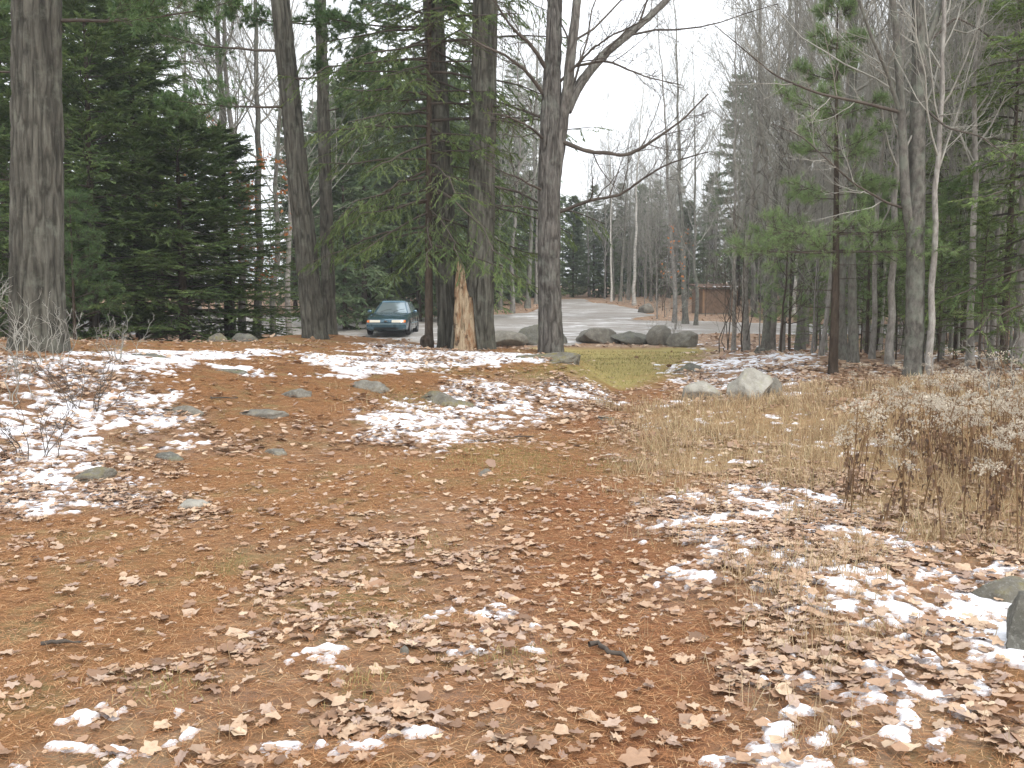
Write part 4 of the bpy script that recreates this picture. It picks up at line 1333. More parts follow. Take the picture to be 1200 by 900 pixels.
# wall of conifers deeper in the left wood
lw = []
ORD = 'first second third fourth fifth sixth seventh eighth ninth tenth eleventh twelfth thirteenth fourteenth fifteenth sixteenth'.split()
for (u, d) in ((5, 33), (70, 34), (130, 36), (190, 36), (95, 46), (160, 50), (-60, 36), (-40, 50)):
    lw.append((u, d))
for q, (u, d) in enumerate(lw):
    plant(TALL[q % 2], "tall_conifer", "tall dark conifer deep in the left wood, %s from the left, %s row" % (ORD[sum(a < u for a, _ in lw)], "front" if d < 40 else "back"), "tree", G(u + rw.uniform(-8, 8), d), rw.uniform(0, 6.28), rw.uniform(0.85, 1.1), "tall conifers of the left wood")
CW = ((402, 46), (432, 50), (462, 54), (490, 52), (520, 58), (548, 56), (415, 60), (450, 64), (500, 66), (580, 70), (565, 80), (622, 86), (380, 52), (350, 58), (605, 76), (535, 72))
for q, (u, d) in enumerate(CW):
    pr = (FARC + TALL[1:])[q % 3]
    plant(pr, "fir_tree", "green conifer in the dim wood behind the car, %s from the left" % ORD[sum(a < u for a, _ in CW)], "tree", G(u + rw.uniform(-6, 6), d), rw.uniform(0, 6.28), rw.uniform(0.8, 1.05), "conifers behind the parked car")
FW = ((668, 88), (690, 92), (706, 86), (728, 90), (752, 94), (775, 88), (800, 84), (830, 90), (640, 94), (655, 100), (720, 102), (790, 100))
for q, (u, d) in enumerate(FW):
    plant(FARC[q % 2], "spruce_tree", "distant green spruce beyond the gravel lot, %s from the left" % ORD[sum(a < u for a, _ in FW)], "tree", G(u + rw.uniform(-6, 6), d), rw.uniform(0, 6.28), rw.uniform(0.6, 0.88), "spruces beyond the gravel lot")
# right: hemlocks
for (u, d, k, s, lab) in ((1178, 20.0, 0, 1.0, "dark hemlock at the right edge behind the dry weeds"), (1225, 17.5, 0, 1.1, "hemlock cut by the right edge of the view"),
                          (1128, 24.0, 0, 1.0, "thin hemlock right of the twin grey maple"), (1100, 29.0, 0, 1.15, "hemlock standing deeper behind the twin grey maple"),
                          (1165, 29.0, 0, 1.2, "tall hemlock behind the dark hemlock at the right edge"), (1030, 30.0, 0, 0.9, "hemlock between the young pine and the twin grey maple")):
    plant(HEM[k], "hemlock_tree", lab, "tree", G(u, d), rw.uniform(0, 6.28), s)
for (u, d, s, lab) in ((957, 24, 0.62, "small yellow green hemlock sapling low in the leaves left of the young pine"), (1010, 26, 0.9, "hemlock sapling just right of the young pine trunk"), (1050, 21.5, 0.6, "tiny hemlock sapling at the foot of the twin grey maple"),
                       (1150, 17.5, 0.9, "hemlock sapling in front of the dark right edge hemlock"), (1100, 20, 0.75, "hemlock sapling right of the thin grey stem")):
    plant(HEM[1], "hemlock_sapling", lab, "sapling", G(u, d), rw.uniform(0, 6.28), s)
RW = ((930, 62), (985, 58), (1045, 48), (1090, 44), (1140, 40), (1190, 44), (880, 78), (1240, 36), (860, 70), (960, 74), (1010, 70), (1075, 60), (1130, 55), (1180, 60))
for q, (u, d) in enumerate(RW):
    plant((FARC[1], HEM[0])[q % 2], "hemlock_tree", "thin green conifer in the bare right hand wood, %s from the left" % ORD[sum(a < u for a, _ in RW)], "tree", G(u + rw.uniform(-8, 8), d), rw.uniform(0, 6.28), rw.uniform(0.85, 1.25), "conifers in the right hand wood")

# young white pine on the right
def young_pine():
    r = np.random.default_rng(91)
    b0 = G(978, 17.8)
    t = thing("young_white_pine", "young white pine with soft green whorls right of centre", "tree", tuple(b0))
    H = 6.6
    n = 60
    s = np.linspace(0, 1, n)
    path = np.stack([-0.10 * s + 0.02 * np.sin(6 * s), 0.03 * np.cos(5 * s), H * s - 0.2], -1)
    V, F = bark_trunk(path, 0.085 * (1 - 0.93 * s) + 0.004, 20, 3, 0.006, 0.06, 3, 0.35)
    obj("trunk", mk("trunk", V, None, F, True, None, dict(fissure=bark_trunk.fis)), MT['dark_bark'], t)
    zl, al, ll = [], [], []
    for z, k, l in ((2.2, 6, 1.9), (2.45, 6, 1.75), (3.2, 4, 1.0), (3.9, 4, 1.2), (4.5, 4, 1.0), (5.1, 3, 0.7), (5.7, 3, 0.5), (6.2, 3, 0.3)):
        for j in range(k):
            zl.append(z + r.normal(0, 0.05)); al.append(j * 6.283 / k + r.normal(0, 0.25) + z); ll.append(l * r.uniform(0.75, 1.1))
    zl, al, ll = map(np.array, (zl, al, ll))
    bx = np.stack([np.interp(zl, path[:, 2], path[:, 0]), np.zeros(len(zl)), zl], -1)
    dr = np.stack([np.cos(al), np.sin(al), 0.02 + 0.12 * (zl - 2.3)], -1)
    bm_, fm_ = pine_limbs(r, bx, dr, ll, 13, 7, 9, 0.13, 0.0055, 0.75, 0.05, -0.02, 0.022, 4)
    obj("branches", bm_, MT['dark_twig'], t)
    obj("crown", fm_, MT['white_pine'], t)
    # dead whorl stubs
    zl = np.array([0.9, 1.2, 1.5, 1.7, 1.95, 2.1]); al = r.random(6) * 6.28
    bm_, _ = pine_limbs(r, np.stack([0 * zl, 0 * zl, zl], -1), np.stack([np.cos(al), np.sin(al), 0 * al], -1), r.uniform(0.5, 1.2, 6), 4, 2, 0, 0, 0, 0, 0.05, -0.02, 0.02, 4)
    obj("dead_branches", bm_, MT['dark_twig'], t)
young_pine()
def small_pine(label, p, seed, sc, fol='pine_dark'):
    r = np.random.default_rng(seed)
    t = thing("pine_sapling", label, "sapling", tuple(p))
    t.scale = (sc, sc, sc)
    v, f = tubes(np.stack([np.zeros(8), np.zeros(8), np.linspace(-0.1, 3, 8)], -1)[None], np.linspace(0.04, 0.008, 8)[None], 7)
    obj("trunk", mk("trunk", v, None, f, True), MT['dark_bark'], t)
    zl = np.repeat(np.linspace(0.7, 2.9, 7), 5)
    al = np.arange(35) * 1.2566 + zl * 2
    ll = 1.05 * (1 - zl / 3.3) + 0.12
    bm_, fm_ = pine_limbs(r, np.stack([0 * zl, 0 * zl, zl], -1), np.stack([np.cos(al), np.sin(al), 0.25 + 0 * al], -1), ll, 7, 4, 10, 0.12, 0.006, 0.75, 0.08, 0.0, 0.02, 4)
    obj("branches", bm_, MT['dark_twig'], t)
    obj("crown", fm_, MT[fol], t)
small_pine("soft pale green pine sapling just right of the young white pine", G(1016, 23.0), 15, 1.2, 'white_pine')
small_pine("soft pale green pine sapling left of the young white pine by the road", G(925, 29.0), 16, 1.25, 'white_pine')
small_pine("soft pale green pine sapling at the right between maple and hemlock", G(1120, 21.0), 17, 1.2, 'white_pine')
small_pine("soft green pine sapling right behind the massive left pine", G(88, 22.5), 5, 1.15)

# twin grey maple
def twin():
    D = 16.8
    b0 = G(1072, D)
    t = thing("twin_maple", "pale grey maple with twin stems and lichen, right of the young pine", "tree", tuple(b0))
    r = np.random.default_rng(78)
    def pt(u, v, dy=0.0): return at(u, v, D + dy) - b0
    main = polyline([(0, 0, -0.2), pt(1072, 400), pt(1073, 300), pt(1074, 180), pt(1077, 80), pt(1076, 0), pt(1074, -120, .2), pt(1080, -400, .5)], 160)
    z = main[:, 2]
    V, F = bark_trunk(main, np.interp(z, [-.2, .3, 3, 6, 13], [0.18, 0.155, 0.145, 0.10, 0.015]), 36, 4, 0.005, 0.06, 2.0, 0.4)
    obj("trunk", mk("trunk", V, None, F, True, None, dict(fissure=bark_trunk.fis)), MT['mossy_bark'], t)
    limbs = [([pt(1068, 275), pt(1062, 250, -.1), pt(1057, 140, -.15), pt(1052, 60, -.2), pt(1045, -10, -.3), pt(1038, -160, -.4), pt(1036, -330, -.3)], 0.085, 0.012),
             ([pt(1057, 140, -.15), pt(1040, 85, -.3), pt(1020, 40, -.5), pt(1003, -10, -.6), pt(980, -90, -.7)], 0.04, 0.008),
             ([pt(1077, 72), pt(1090, 40), pt(1104, 0), pt(1120, -60), pt(1135, -150)], 0.06, 0.01),
             ([pt(1057, 132, -.15), pt(1010, 120, -.4), pt(960, 110, -.8), pt(910, 90, -1.0), pt(838, 30, -1.2)], 0.03, 0.006),
             ([pt(1075, 120), pt(1110, 150, -.3), pt(1150, 160, -.6), pt(1190, 190, -.8)], 0.022, 0.006),
             ([pt(1062, 245), pt(1040, 238, -.3), pt(1000, 215, -.6), pt(940, 160, -.9), pt(905, 145, -1.1)], 0.022, 0.005),
             ([pt(1077, 60), pt(1120, 20, .3), pt(1150, 35, .5), pt(1200, 80, .6)], 0.025, 0.006)]
    paths = []
    for k, (pts, ra, rb) in enumerate(limbs):
        p = polyline(pts, 40)
        v, f = tubes(p[None], np.linspace(ra, rb, 40)[None], 10)
        obj("stem" if k == 0 else "limb", mk("limb", v, None, f, True), MT['mossy_bark'] if k < 3 else MT['dark_twig'], t)
        paths.append(p[::4][:10])
    paths = np.array(paths + [main[50:150:10]])
    lens = np.linalg.norm(paths[:, -1] - paths[:, 0], axis=1)
    tw = Acc()
    p2, l2, _, _ = sprout(paths, lens, r, 10, 0.15, 0.98, 0.42, 0.8, 7, 0.2, 0.14, 0.25)
    v, f = tubes(p2, np.maximum(0.009 * l2[:, None] ** 0.7, 0.004) * np.linspace(1, 0.3, 7)[None], 4)
    tw.add(v, None, f)
    p3, l3, _, _ = sprout(p2, l2, r, 7, 0.15, 1.0, 0.55, 0.75, 5, 0.15, 0.14, 0.12)
    v, f = tubes(p3, np.broadcast_to(np.linspace(0.004, 0.0018, 5)[None], (len(p3), 5)), 3)
    tw.add(v, None, f)
    obj("crown", tw.mesh("crown", True), MT['twig'], t)
twin()

# slender trunks along the right of the lawn, one by one
def slim(label, u, d, k, s, tilt=(0, 0), rz=None, src=None, name="slender_tree"):
    plant((src or BARE)[k], name, label, "tree", G(u, d), rw.uniform(0, 6.28) if rz is None else rz, s, None, tilt)
slim("thin straight grey stem just right of the twin grey maple", 1091, 16.6, 1, (0.62, 0.62, 0.9))
slim("thin grey stem just left of the twin grey maple", 1044, 18.5, 1, (0.75, 0.75, 0.9))
slim("slim stem with pale lichen between the young pine and the twin maple", 1001, 20.0, 2, (0.62, 0.62, 0.85), (0.0, 0.03))
slim("pale patched stem immediately right of the young pine", 990, 21.0, 4, (0.8, 0.8, 0.85), (0.0, -0.03))
slim("dark slim stem left of the twin maple, nearer the young pine", 1022, 21.5, 3, (0.9, 0.9, 1.2))
slim("thin stem by the right edge hemlock", 1137, 18.5, 1, (0.7, 0.7, 1.0))
slim("dark straight stem left of the right edge hemlock", 1160, 20.5, 3, (1.0, 1.0, 1.2))
slim("reddish dark trunk at the very right edge", 1192, 19.0, 0, (0.9, 0.9, 1.0))
slim("grey clustered trunk at the right end of the gravel road, nearest the shed", 874, 33.0, 0, 0.95, (0.0, 0.02))
slim("grey trunk in the middle of the cluster by the gravel road", 897, 32.0, 2, 0.85, (0.0, 0.03))
slim("pale thick trunk in the cluster by the gravel road", 904, 34.0, 0, 1.05, (0.0, -0.015))
slim("dark leaning trunk in front of the cluster by the gravel road", 917, 30.5, 1, 0.9, (0.0, -0.05))
slim("thin trunk just left of the cluster by the gravel road", 861, 31.0, 1, 0.75)
slim("grey trunk at the left corner of the brown shed", 803, 50.0, 2, 0.95, (0.0, 0.01))
slim("leaning grey trunk left of the shed", 790, 51.0, 0, 0.95, (0.0, -0.06))
slim("grey trunk beside the shed leaning right", 815, 49.0, 4, 0.85, (0.0, 0.07))
slim("white birch trunk at the far side of the gravel lot", 743, 70.0, 0, 1.15, src=BIRCH, name="birch_tree")
slim("thin white birch left of the larger birch beyond the lot", 716, 76.0, 0, (0.7, 0.7, 1.05), src=BIRCH, name="birch_tree")
slim("bright white birch in the wood right of the shed", 930, 58.0, 0, 0.95, src=BIRCH, name="birch_tree")
slim("pale birch glimpsed above the young pine's lower whorls", 1010, 66.0, 0, 1.0, src=BIRCH, name="birch_tree")
# multi-stemmed grey tree in the left wood
for (u, d, k, s, tl, lab) in ((272, 30, 2, 0.95, -0.05, "leftmost grey stem of the bare clump above the left thicket"), (286, 30.3, 0, 1.0, -0.01, "middle grey stem of the bare clump above the left thicket"),
                              (300, 30.5, 2, 0.9, 0.03, "right grey stem of the bare clump above the left thicket"), (318, 34, 4, 1.0, 0.06, "bare grey stem leaning right behind the leaning pine")):
    slim(lab, u, d, k, s, (0.0, tl))
for (u, d, k) in ((600, 60, 0), (618, 66, 2), (586, 64, 4), (628, 72, 0)):
    slim({600: "brownish trunk pair member left of the forked hardwood, nearer", 618: "brown trunk beyond the lot, between stump and forked hardwood", 586: "thin far trunk just right of the thick pine behind the stump", 628: "far trunk seen close to the left flank of the forked hardwood"}[u], u, d, k, 1.15)

def sector(u, d):
    """a place in the wood one can find by the things in front of it"""
    for lim, txt in ((60, "behind the massive left pine"), (200, "behind the left thicket"), (340, "left of the leaning pine"), (400, "behind the leaning pine"), (500, "behind the parked car"), (640, "behind the thick pines and stump"),
                     (700, "just right of the forked hardwood"), (760, "around the white birches"), (812, "left of the shed"), (866, "behind the shed"), (925, "behind the roadside trunk cluster"),
                     (1000, "behind the young white pine"), (1060, "left of the twin maple"), (1120, "behind the twin maple"), (9999, "at the far right edge")):
        if u < lim: return txt + (", nearer row" if d < 48 else ", middle rows" if d < 80 else ", farthest rows")

# the bare grey wood on the right and beyond the lot
cnt = 0
pts = []
tries = 0
while cnt < 185 and tries < 9000:
    tries += 1
    d = rw.uniform(27, 105)
    u = rw.uniform(680, 1290) if rw.random() < 0.65 else rw.uniform(685, 930)
    p = G(u, d)
    if u < 860 and d < 76: continue
    if u < 1000 and d < 54 and not (d < 40 and u > 930): continue
    if lotd(p[0], p[1]) > -1.2: continue
    if any((p[0] - a) ** 2 + (p[1] - b_) ** 2 < (1.7 if d > 50 else 2.6) for a, b_ in pts): continue
    pts.append((p[0], p[1]))
    k = int(rw.integers(0, 5))
    s = rw.uniform(0.8, 1.2) * 1.0
    lab = "%s bare grey tree %s" % (("thick", "thin", "thick lichened", "spindly", "wide branching")[k], sector(u, d))
    grp = "bare grey trees " + sector(u, d)
    plant(BARE[k], "bare_tree", lab, "tree", p, rw.uniform(0, 6.28), (s * 0.75, s * 0.75, s * rw.uniform(0.85, 1.05) * (0.72 if u < 1010 and d > 66 else 1.0)), grp, (rw.normal(0, 0.02), rw.normal(0, 0.02)))
    cnt += 1
# a few bare trees in the left wood
for (u, d) in ((235, 42), (255, 45), (150, 40), (340, 40), (420, 72), (470, 78), (395, 66), (520, 80), (560, 84), (445, 82)):
    plant(BARE[int(rw.integers(0, 5))], "bare_tree", "bare grey tree among conifers " + sector(u, d), "tree", G(u, d), rw.uniform(0, 6.28), rw.uniform(0.9, 1.2), "bare trees " + sector(u, d))
# the deep wood all round, filling the gaps between the nearer trees
cnt = 0
tries = 0
fp = []
while cnt < 150 and tries < 5000:
    tries += 1
    u = rw.uniform(-120, 1330)
    d = rw.uniform(62, 125)
    p = G(u, d)
    if 640 < u < 860 and d < 92: continue
    if (225 < u < 335 or -20 < u < 25) and rw.random() < 0.85: continue
    if lotd(p[0], p[1]) > -2: continue
    if any((p[0] - a) ** 2 + (p[1] - b_) ** 2 < 6 for a, b_ in fp): continue
    fp.append((p[0], p[1]))
    lab = "%s green conifer %s" % (("dense", "open")[cnt % 2], sector(u, d))
    grp = "far conifers " + sector(u, d)
    s = rw.uniform(0.75, 1.15) * (0.6 if 640 < u < 1000 else 1.0)
    plant(FARC[cnt % 2], "far_conifer", lab, "tree", p, rw.uniform(0, 6.28), s, grp)
    cnt += 1
# slender pale poles standing close together on the right
cnt = 0
while cnt < 120:
    d = rw.uniform(21, 62)
    u = rw.uniform(850, 1280)
    p = G(u, d)
    if lotd(p[0], p[1]) > -0.8 or pdist(p[0], p[1], DRY) > -0.6: continue
    if u < 930 and d < 44: continue
    k = int(rw.integers(0, 5))
    s = rw.uniform(0.75, 1.05)
    plant(BARE[k], "pole_tree", "%s pale pole tree %s" % (("straight", "thin", "lichened", "spindly", "crooked")[k], sector(u, d)), "tree", p, rw.uniform(0, 6.28), (s * 0.42, s * 0.42, s * 0.85), "pole trees " + sector(u, d), (rw.normal(0, 0.03), rw.normal(0, 0.03)))
    cnt += 1
# understorey saplings
cnt = 0
while cnt < 90:
    d = rw.uniform(24, 70)
    u = rw.uniform(660, 1240)
    p = G(u, d)
    if lotd(p[0], p[1]) > -0.8 or pdist(p[0], p[1], LAWN) > -0.5: continue
    if u < 1000 and 36 < d < 54 and u < 870: continue
    plant(SAP[cnt % 2], "bare_sapling", ("dark" if cnt % 2 == 0 else "pale") + " spindly bare sapling " + sector(u, d), "sapling", p, rw.uniform(0, 6.28), rw.uniform(0.6, 1.2), "understorey saplings " + sector(u, d))
    cnt += 1

# shrubs
def shrub(r, H, stems, spread, mat):
    a = Acc()
    an = r.random(stems) * 6.283
    ln = r.uniform(0.1, spread, stems)
    s = np.linspace(0, 1, 9)
    h = H * r.uniform(0.6, 1.05, stems)
    p = np.stack([np.cos(an)[:, None] * (0.35 * H * r.random((stems, 1)) + ln[:, None] * h[:, None] * s ** 1.2), np.sin(an)[:, None] * (0.35 * H * r.random((stems, 1)) + ln[:, None] * h[:, None] * s ** 1.2), h[:, None] * s - 0.05], -1)
    wv = r.standard_normal((stems, 9, 3)).cumsum(axis=1)
    p += 0.03 * H * (wv - wv[:, :1])
    out = []
    for q in range(stems):
        a = Acc()
        v, f = tubes(p[q:q + 1], (0.003 + 0.0055 * h[q:q + 1])[:, None] * np.linspace(1, 0.25, 9)[None], 5)
        a.add(v, None, f)
        p2, l2, _, _ = sprout(p[q:q + 1], h[q:q + 1], r, 7, 0.3, 1.0, 0.45, 0.7, 5, 0.15, 0.14, 0.1)
        v, f = tubes(p2, np.broadcast_to(np.linspace(0.004, 0.0015, 5)[None], (len(p2), 5)), 3)
        a.add(v, None, f)
        p3, l3, _, _ = sprout(p2, l2, r, 3, 0.2, 1.0, 0.6, 0.7, 3, 0.1, 0.1, 0.05)
        v, f = tubes(p3, np.broadcast_to([[0.0022, 0.0018, 0.001]], (len(p3), 3)), 3)
        a.add(v, None, f)
        out.append(("stem", a.mesh("stem", True), MT[mat]))
    return out
SHR = [shrub(np.random.default_rng(70), 1.1, 8, 0.7, 'twig'), shrub(np.random.default_rng(71), 0.8, 10, 0.9, 'dark_twig'), shrub(np.random.default_rng(72), 3.2, 6, 0.25, 'dark_twig')]
for (u, d, k, s, lab) in ((5, 10.6, 0, 1.0, "tangled bare shrub at the left edge above the snow patch"), (60, 12.4, 0, 0.9, "bare twiggy shrub at the foot of the massive left pine"),
                          (100, 10.8, 1, 0.8, "low dark twigs on the snowy left slope"), (35, 8.9, 1, 0.75, "low brown brush among snow at the far left"), (135, 13.0, 0, 0.7, "small grey shrub right of the massive left pine"),
                          (-15, 12.5, 0, 1.3, "tall bare shrub left of the massive left pine"),
                          (855, 33.0, 2, 1.15, "leaning dark multi stemmed shrub at the right end of the boulder row"), (1180, 14.0, 2, 0.45, "reddish bare shrub at the right edge above the weeds"),
                          (1195, 12.0, 0, 1.0, "bare twig bush at the right edge behind the weeds"), (790, 40.0, 0, 1.2, "low grey brush behind the boulder row"), (768, 41.5, 0, 1.0, "thin grey brush behind the upright boulder"),
                          (775, 56, 0, 1.6, "grey brush in front of the far birch"), (735, 74, 0, 1.8, "brush along the far curve of the road")):
    plant(SHR[k], "bare_shrub", lab, "shrub", G(u, d), rw.uniform(0, 6.28), s)
# beech saplings keeping orange leaves
def beech(label, p, seed, H, nl, sc=1.0):
    r = np.random.default_rng(seed)
    tm, cm, p3 = bare_tree(r, H=H, R=0.035, t0=0.2, n1=14, n2=6, n3=3, spread=0.26, up=0.25, sides=6)
    idx = r.integers(0, len(p3), nl)
    pos = p3[idx, r.integers(1, 4, nl)]
    a = Acc()
    batch(a, FARLEAF[:1], pos[:, 0], pos[:, 1], pos[:, 2] - 0.03, r.uniform(0.05, 0.085, nl), r, 0.9)
    tree_from("beech_sapling", label, "sapling", tuple(p), r.uniform(0, 6), None, [("trunk", tm, MT['grey_bark']), ("branches", cm, MT['twig']), ("leaves", a.mesh("leaves"), MT['beech_leaf'])])
beech("beech sapling holding orange leaves behind the leaning pine", G(318, 29.0), 1, 5.2, 330)
beech("beech sapling with few orange leaves high in the left wood", G(245, 33.0), 2, 7.0, 110)
beech("beech sapling with a few orange leaves left of the shed", G(792, 46.0), 3, 4.5, 60)
HAZE = 0.0011
# ------------------------------------------------------------------ dead flat-topped weeds on the right
def weed(r, H):
    st_ = Acc()
    s = np.linspace(0, 1, 8)
    lx_, ly_ = r.normal(0, 0.10, 2)
    p = np.stack([lx_ * H * s ** 1.5, ly_ * H * s ** 1.5, H * s - 0.03], -1)
    v, f = tubes(p[None], np.linspace(0.0055, 0.003, 8)[None], 5)
    st_.add(v, None, f)
    nb = r.integers(6, 10)
    an = np.arange(nb) * 2.4 + r.random()
    t = r.uniform(0.74, 0.97, nb)
    b0 = np.stack([np.interp(t, s, p[:, k]) for k in range(3)], -1)
    ln = r.uniform(0.08, 0.18, nb) * (H / 0.8)
    tip = b0 + np.stack([np.cos(an) * ln * 0.75, np.sin(an) * ln * 0.75, 0 * an], -1)
    tip[:, 2] = p[-1, 2] + r.normal(0, 0.025, nb) - 0.25 * ln
    q = np.linspace(0, 1, 4)
    pb = b0[:, None] + (tip - b0)[:, None] * q[None, :, None]
    pb[:, 1:3, 2] -= 0.012
    v, f = tubes(pb, np.broadcast_to([[0.0025, 0.002, 0.0018, 0.0015]], (nb, 4)), 3)
    st_.add(v, None, f)
    # fluffy seed clusters
    hd = Acc()
    k = 9
    i = np.repeat(np.arange(nb), k)
    c_ = tip[i] + r.normal(0, 1, (len(i), 3)) * np.array([0.022, 0.022, 0.012])
    m_ = 9
    j = np.repeat(np.arange(len(c_)), m_)
    d = norm(r.standard_normal((len(j), 3)) + np.array([0, 0, 0.4])) * r.uniform(0.008, 0.017, len(j))[:, None]
    v, f = ribbons(c_[j], d, np.full(len(j), 0.007), r, 1.5)
    hd.add(v, f, None, np.repeat(np.clip(r.normal(0.55, 0.25, len(c_)), 0, 1)[j], 3))
    # withered leaves hanging on the stem
    lf = Acc()
    nl = r.integers(14, 24)
    t = r.uniform(0.15, 0.75, nl)
    b1 = np.stack([np.interp(t, s, p[:, k2]) for k2 in range(3)], -1)
    a = r.random(nl) * 6.28
    for w in range(nl):
        L_ = r.uniform(0.05, 0.10)
        o_ = np.array([math.cos(a[w]), math.sin(a[w]), 0])
        sd = np.array([-math.sin(a[w]), math.cos(a[w]), 0]) * r.uniform(0.007, 0.017)
        pa = b1[w]; pb_ = pa + o_ * L_ * 0.5 + [0, 0, -0.01]; pc = pa + o_ * L_ * 0.6 + [0, 0, -L_ * 0.8]
        lf.add([pa, pb_ - sd, pb_ + sd, pc], [[0, 1, 2], [1, 3, 2]], None, r.random())
    return [("stem", st_.mesh("stem", True), MT['weed_stem']), ("seed_head", hd.mesh("seed_head"), MT['weed_head']), ("withered_leaves", lf.mesh("withered_leaves"), MT['weed_leaf'])]
MT['weed_stem'] = m_varied('weed_stem', s2l(96, 76, 56), s2l(136, 108, 78), 5, 0.9, 0.0)
MT['weed_head'] = m_foliage('weed_head', s2l(178, 168, 150), s2l(230, 222, 208), 0.3)
MT['weed_leaf'] = m_foliage('weed_leaf', s2l(84, 66, 54), s2l(140, 112, 88), 0.15)
WEED = [weed(np.random.default_rng(200 + k), h) for k, h in enumerate((0.62, 0.75, 0.55, 0.82, 0.68, 0.9, 0.6))]
WZ = W([(985, 560), (1040, 520), (1250, 500), (1250, 655), (1130, 650), (1040, 625), (980, 600)])
WZ2 = W([(930, 452), (1050, 447), (1250, 450), (1250, 500), (1000, 500)])
cnt = 0
rw2 = np.random.default_rng(8)
for zone, nmax, lab, grp, smin, smax in ((WZ, 125, "dead weed stalk with fluffy grey white seed head in the near right clump", "dead weeds of the near clump", 0.7, 1.08),
                                        (WZ2, 60, "dead pale headed weed stalk in the far strip below the right hand trees", "dead weeds below the right hand trees", 0.4, 0.7)):
    xs = [p[0] for p in zone]; ys = [p[1] for p in zone]
    k = 0
    while k < nmax:
        x, y = rw2.uniform(min(xs), max(xs)), rw2.uniform(min(ys), max(ys))
        if not bool(inpoly(np.array(x), np.array(y), zone)): continue
        if noise(x * 0.9, y * 0.9) < -0.45: continue
        wk = int(rw2.integers(0, 7))
        ux = CU + FPX * x / y
        where = ("left end" if ux < 1040 else "middle" if ux < 1120 else "right end") + (", front" if y < sum(ys) / len(ys) else ", back")
        plant(WEED[wk], "dead_weed", "%s %s, %s" % (("short", "tall", "stubby", "very tall", "middling", "tallest", "low")[wk], "fluffy dead weed in the near right clump" if zone is WZ else "pale dead weed in the far strip", where), "weed", (x, y, float(terrain(x, y))), rw2.uniform(0, 6.28), rw2.uniform(smin, smax), grp + ", " + where, (rw2.normal(0, 0.06), rw2.normal(0, 0.06)))
        k += 1

# dark brush among the weeds and on the left slope: low withered stalks
# a few fallen sticks and bark flakes
def stick(label, u, v, L_, rad, rz, seed):
    r = np.random.default_rng(seed)
    p = P(u, v)
    s = np.linspace(-0.5, 0.5, 9)
    wv = r.standard_normal((9, 2)).cumsum(axis=0) * 0.03 * L_ / 0.3
    pth = np.stack([s * L_, wv[:, 0] - wv[:, 0].mean(), 0.01 + rad + 0 * s], -1)
    v_, f_ = tubes(pth[None], (rad * (1 + 0.15 * r.standard_normal(9)))[None] * np.linspace(1, 0.6, 9)[None], 7)
    o = obj("stick", mk("stick", v_, None, f_, True), MT['dark_twig'])
    o.location = tuple(p + np.array([0, 0, 0.012]))
    o.rotation_euler = (0, 0, rz)
    tag(o, label, "stick")
stick("reddish brown stick lying on needles at the left front", 72, 762, 0.17, 0.011, 0.15, 1)
if 0: stick("pale thin stick beside the leaf patch at left front", 182, 760, 0.14, 0.010, 0.05, 2)
if 0: stick("short dark twig on needles at front left", 250, 793, 0.10, 0.004, -0.05, 3)
stick("mossy stick half buried in needles right of the leaf patch", 715, 772, 0.24, 0.014, -0.5, 4)
stick("dark stick lying across the path below the leaf slope", 610, 515, 0.3, 0.010, 0.1, 5)
stick("long dead branch on the left needles below the crest", 262, 470, 0.35, 0.012, -0.15, 6)

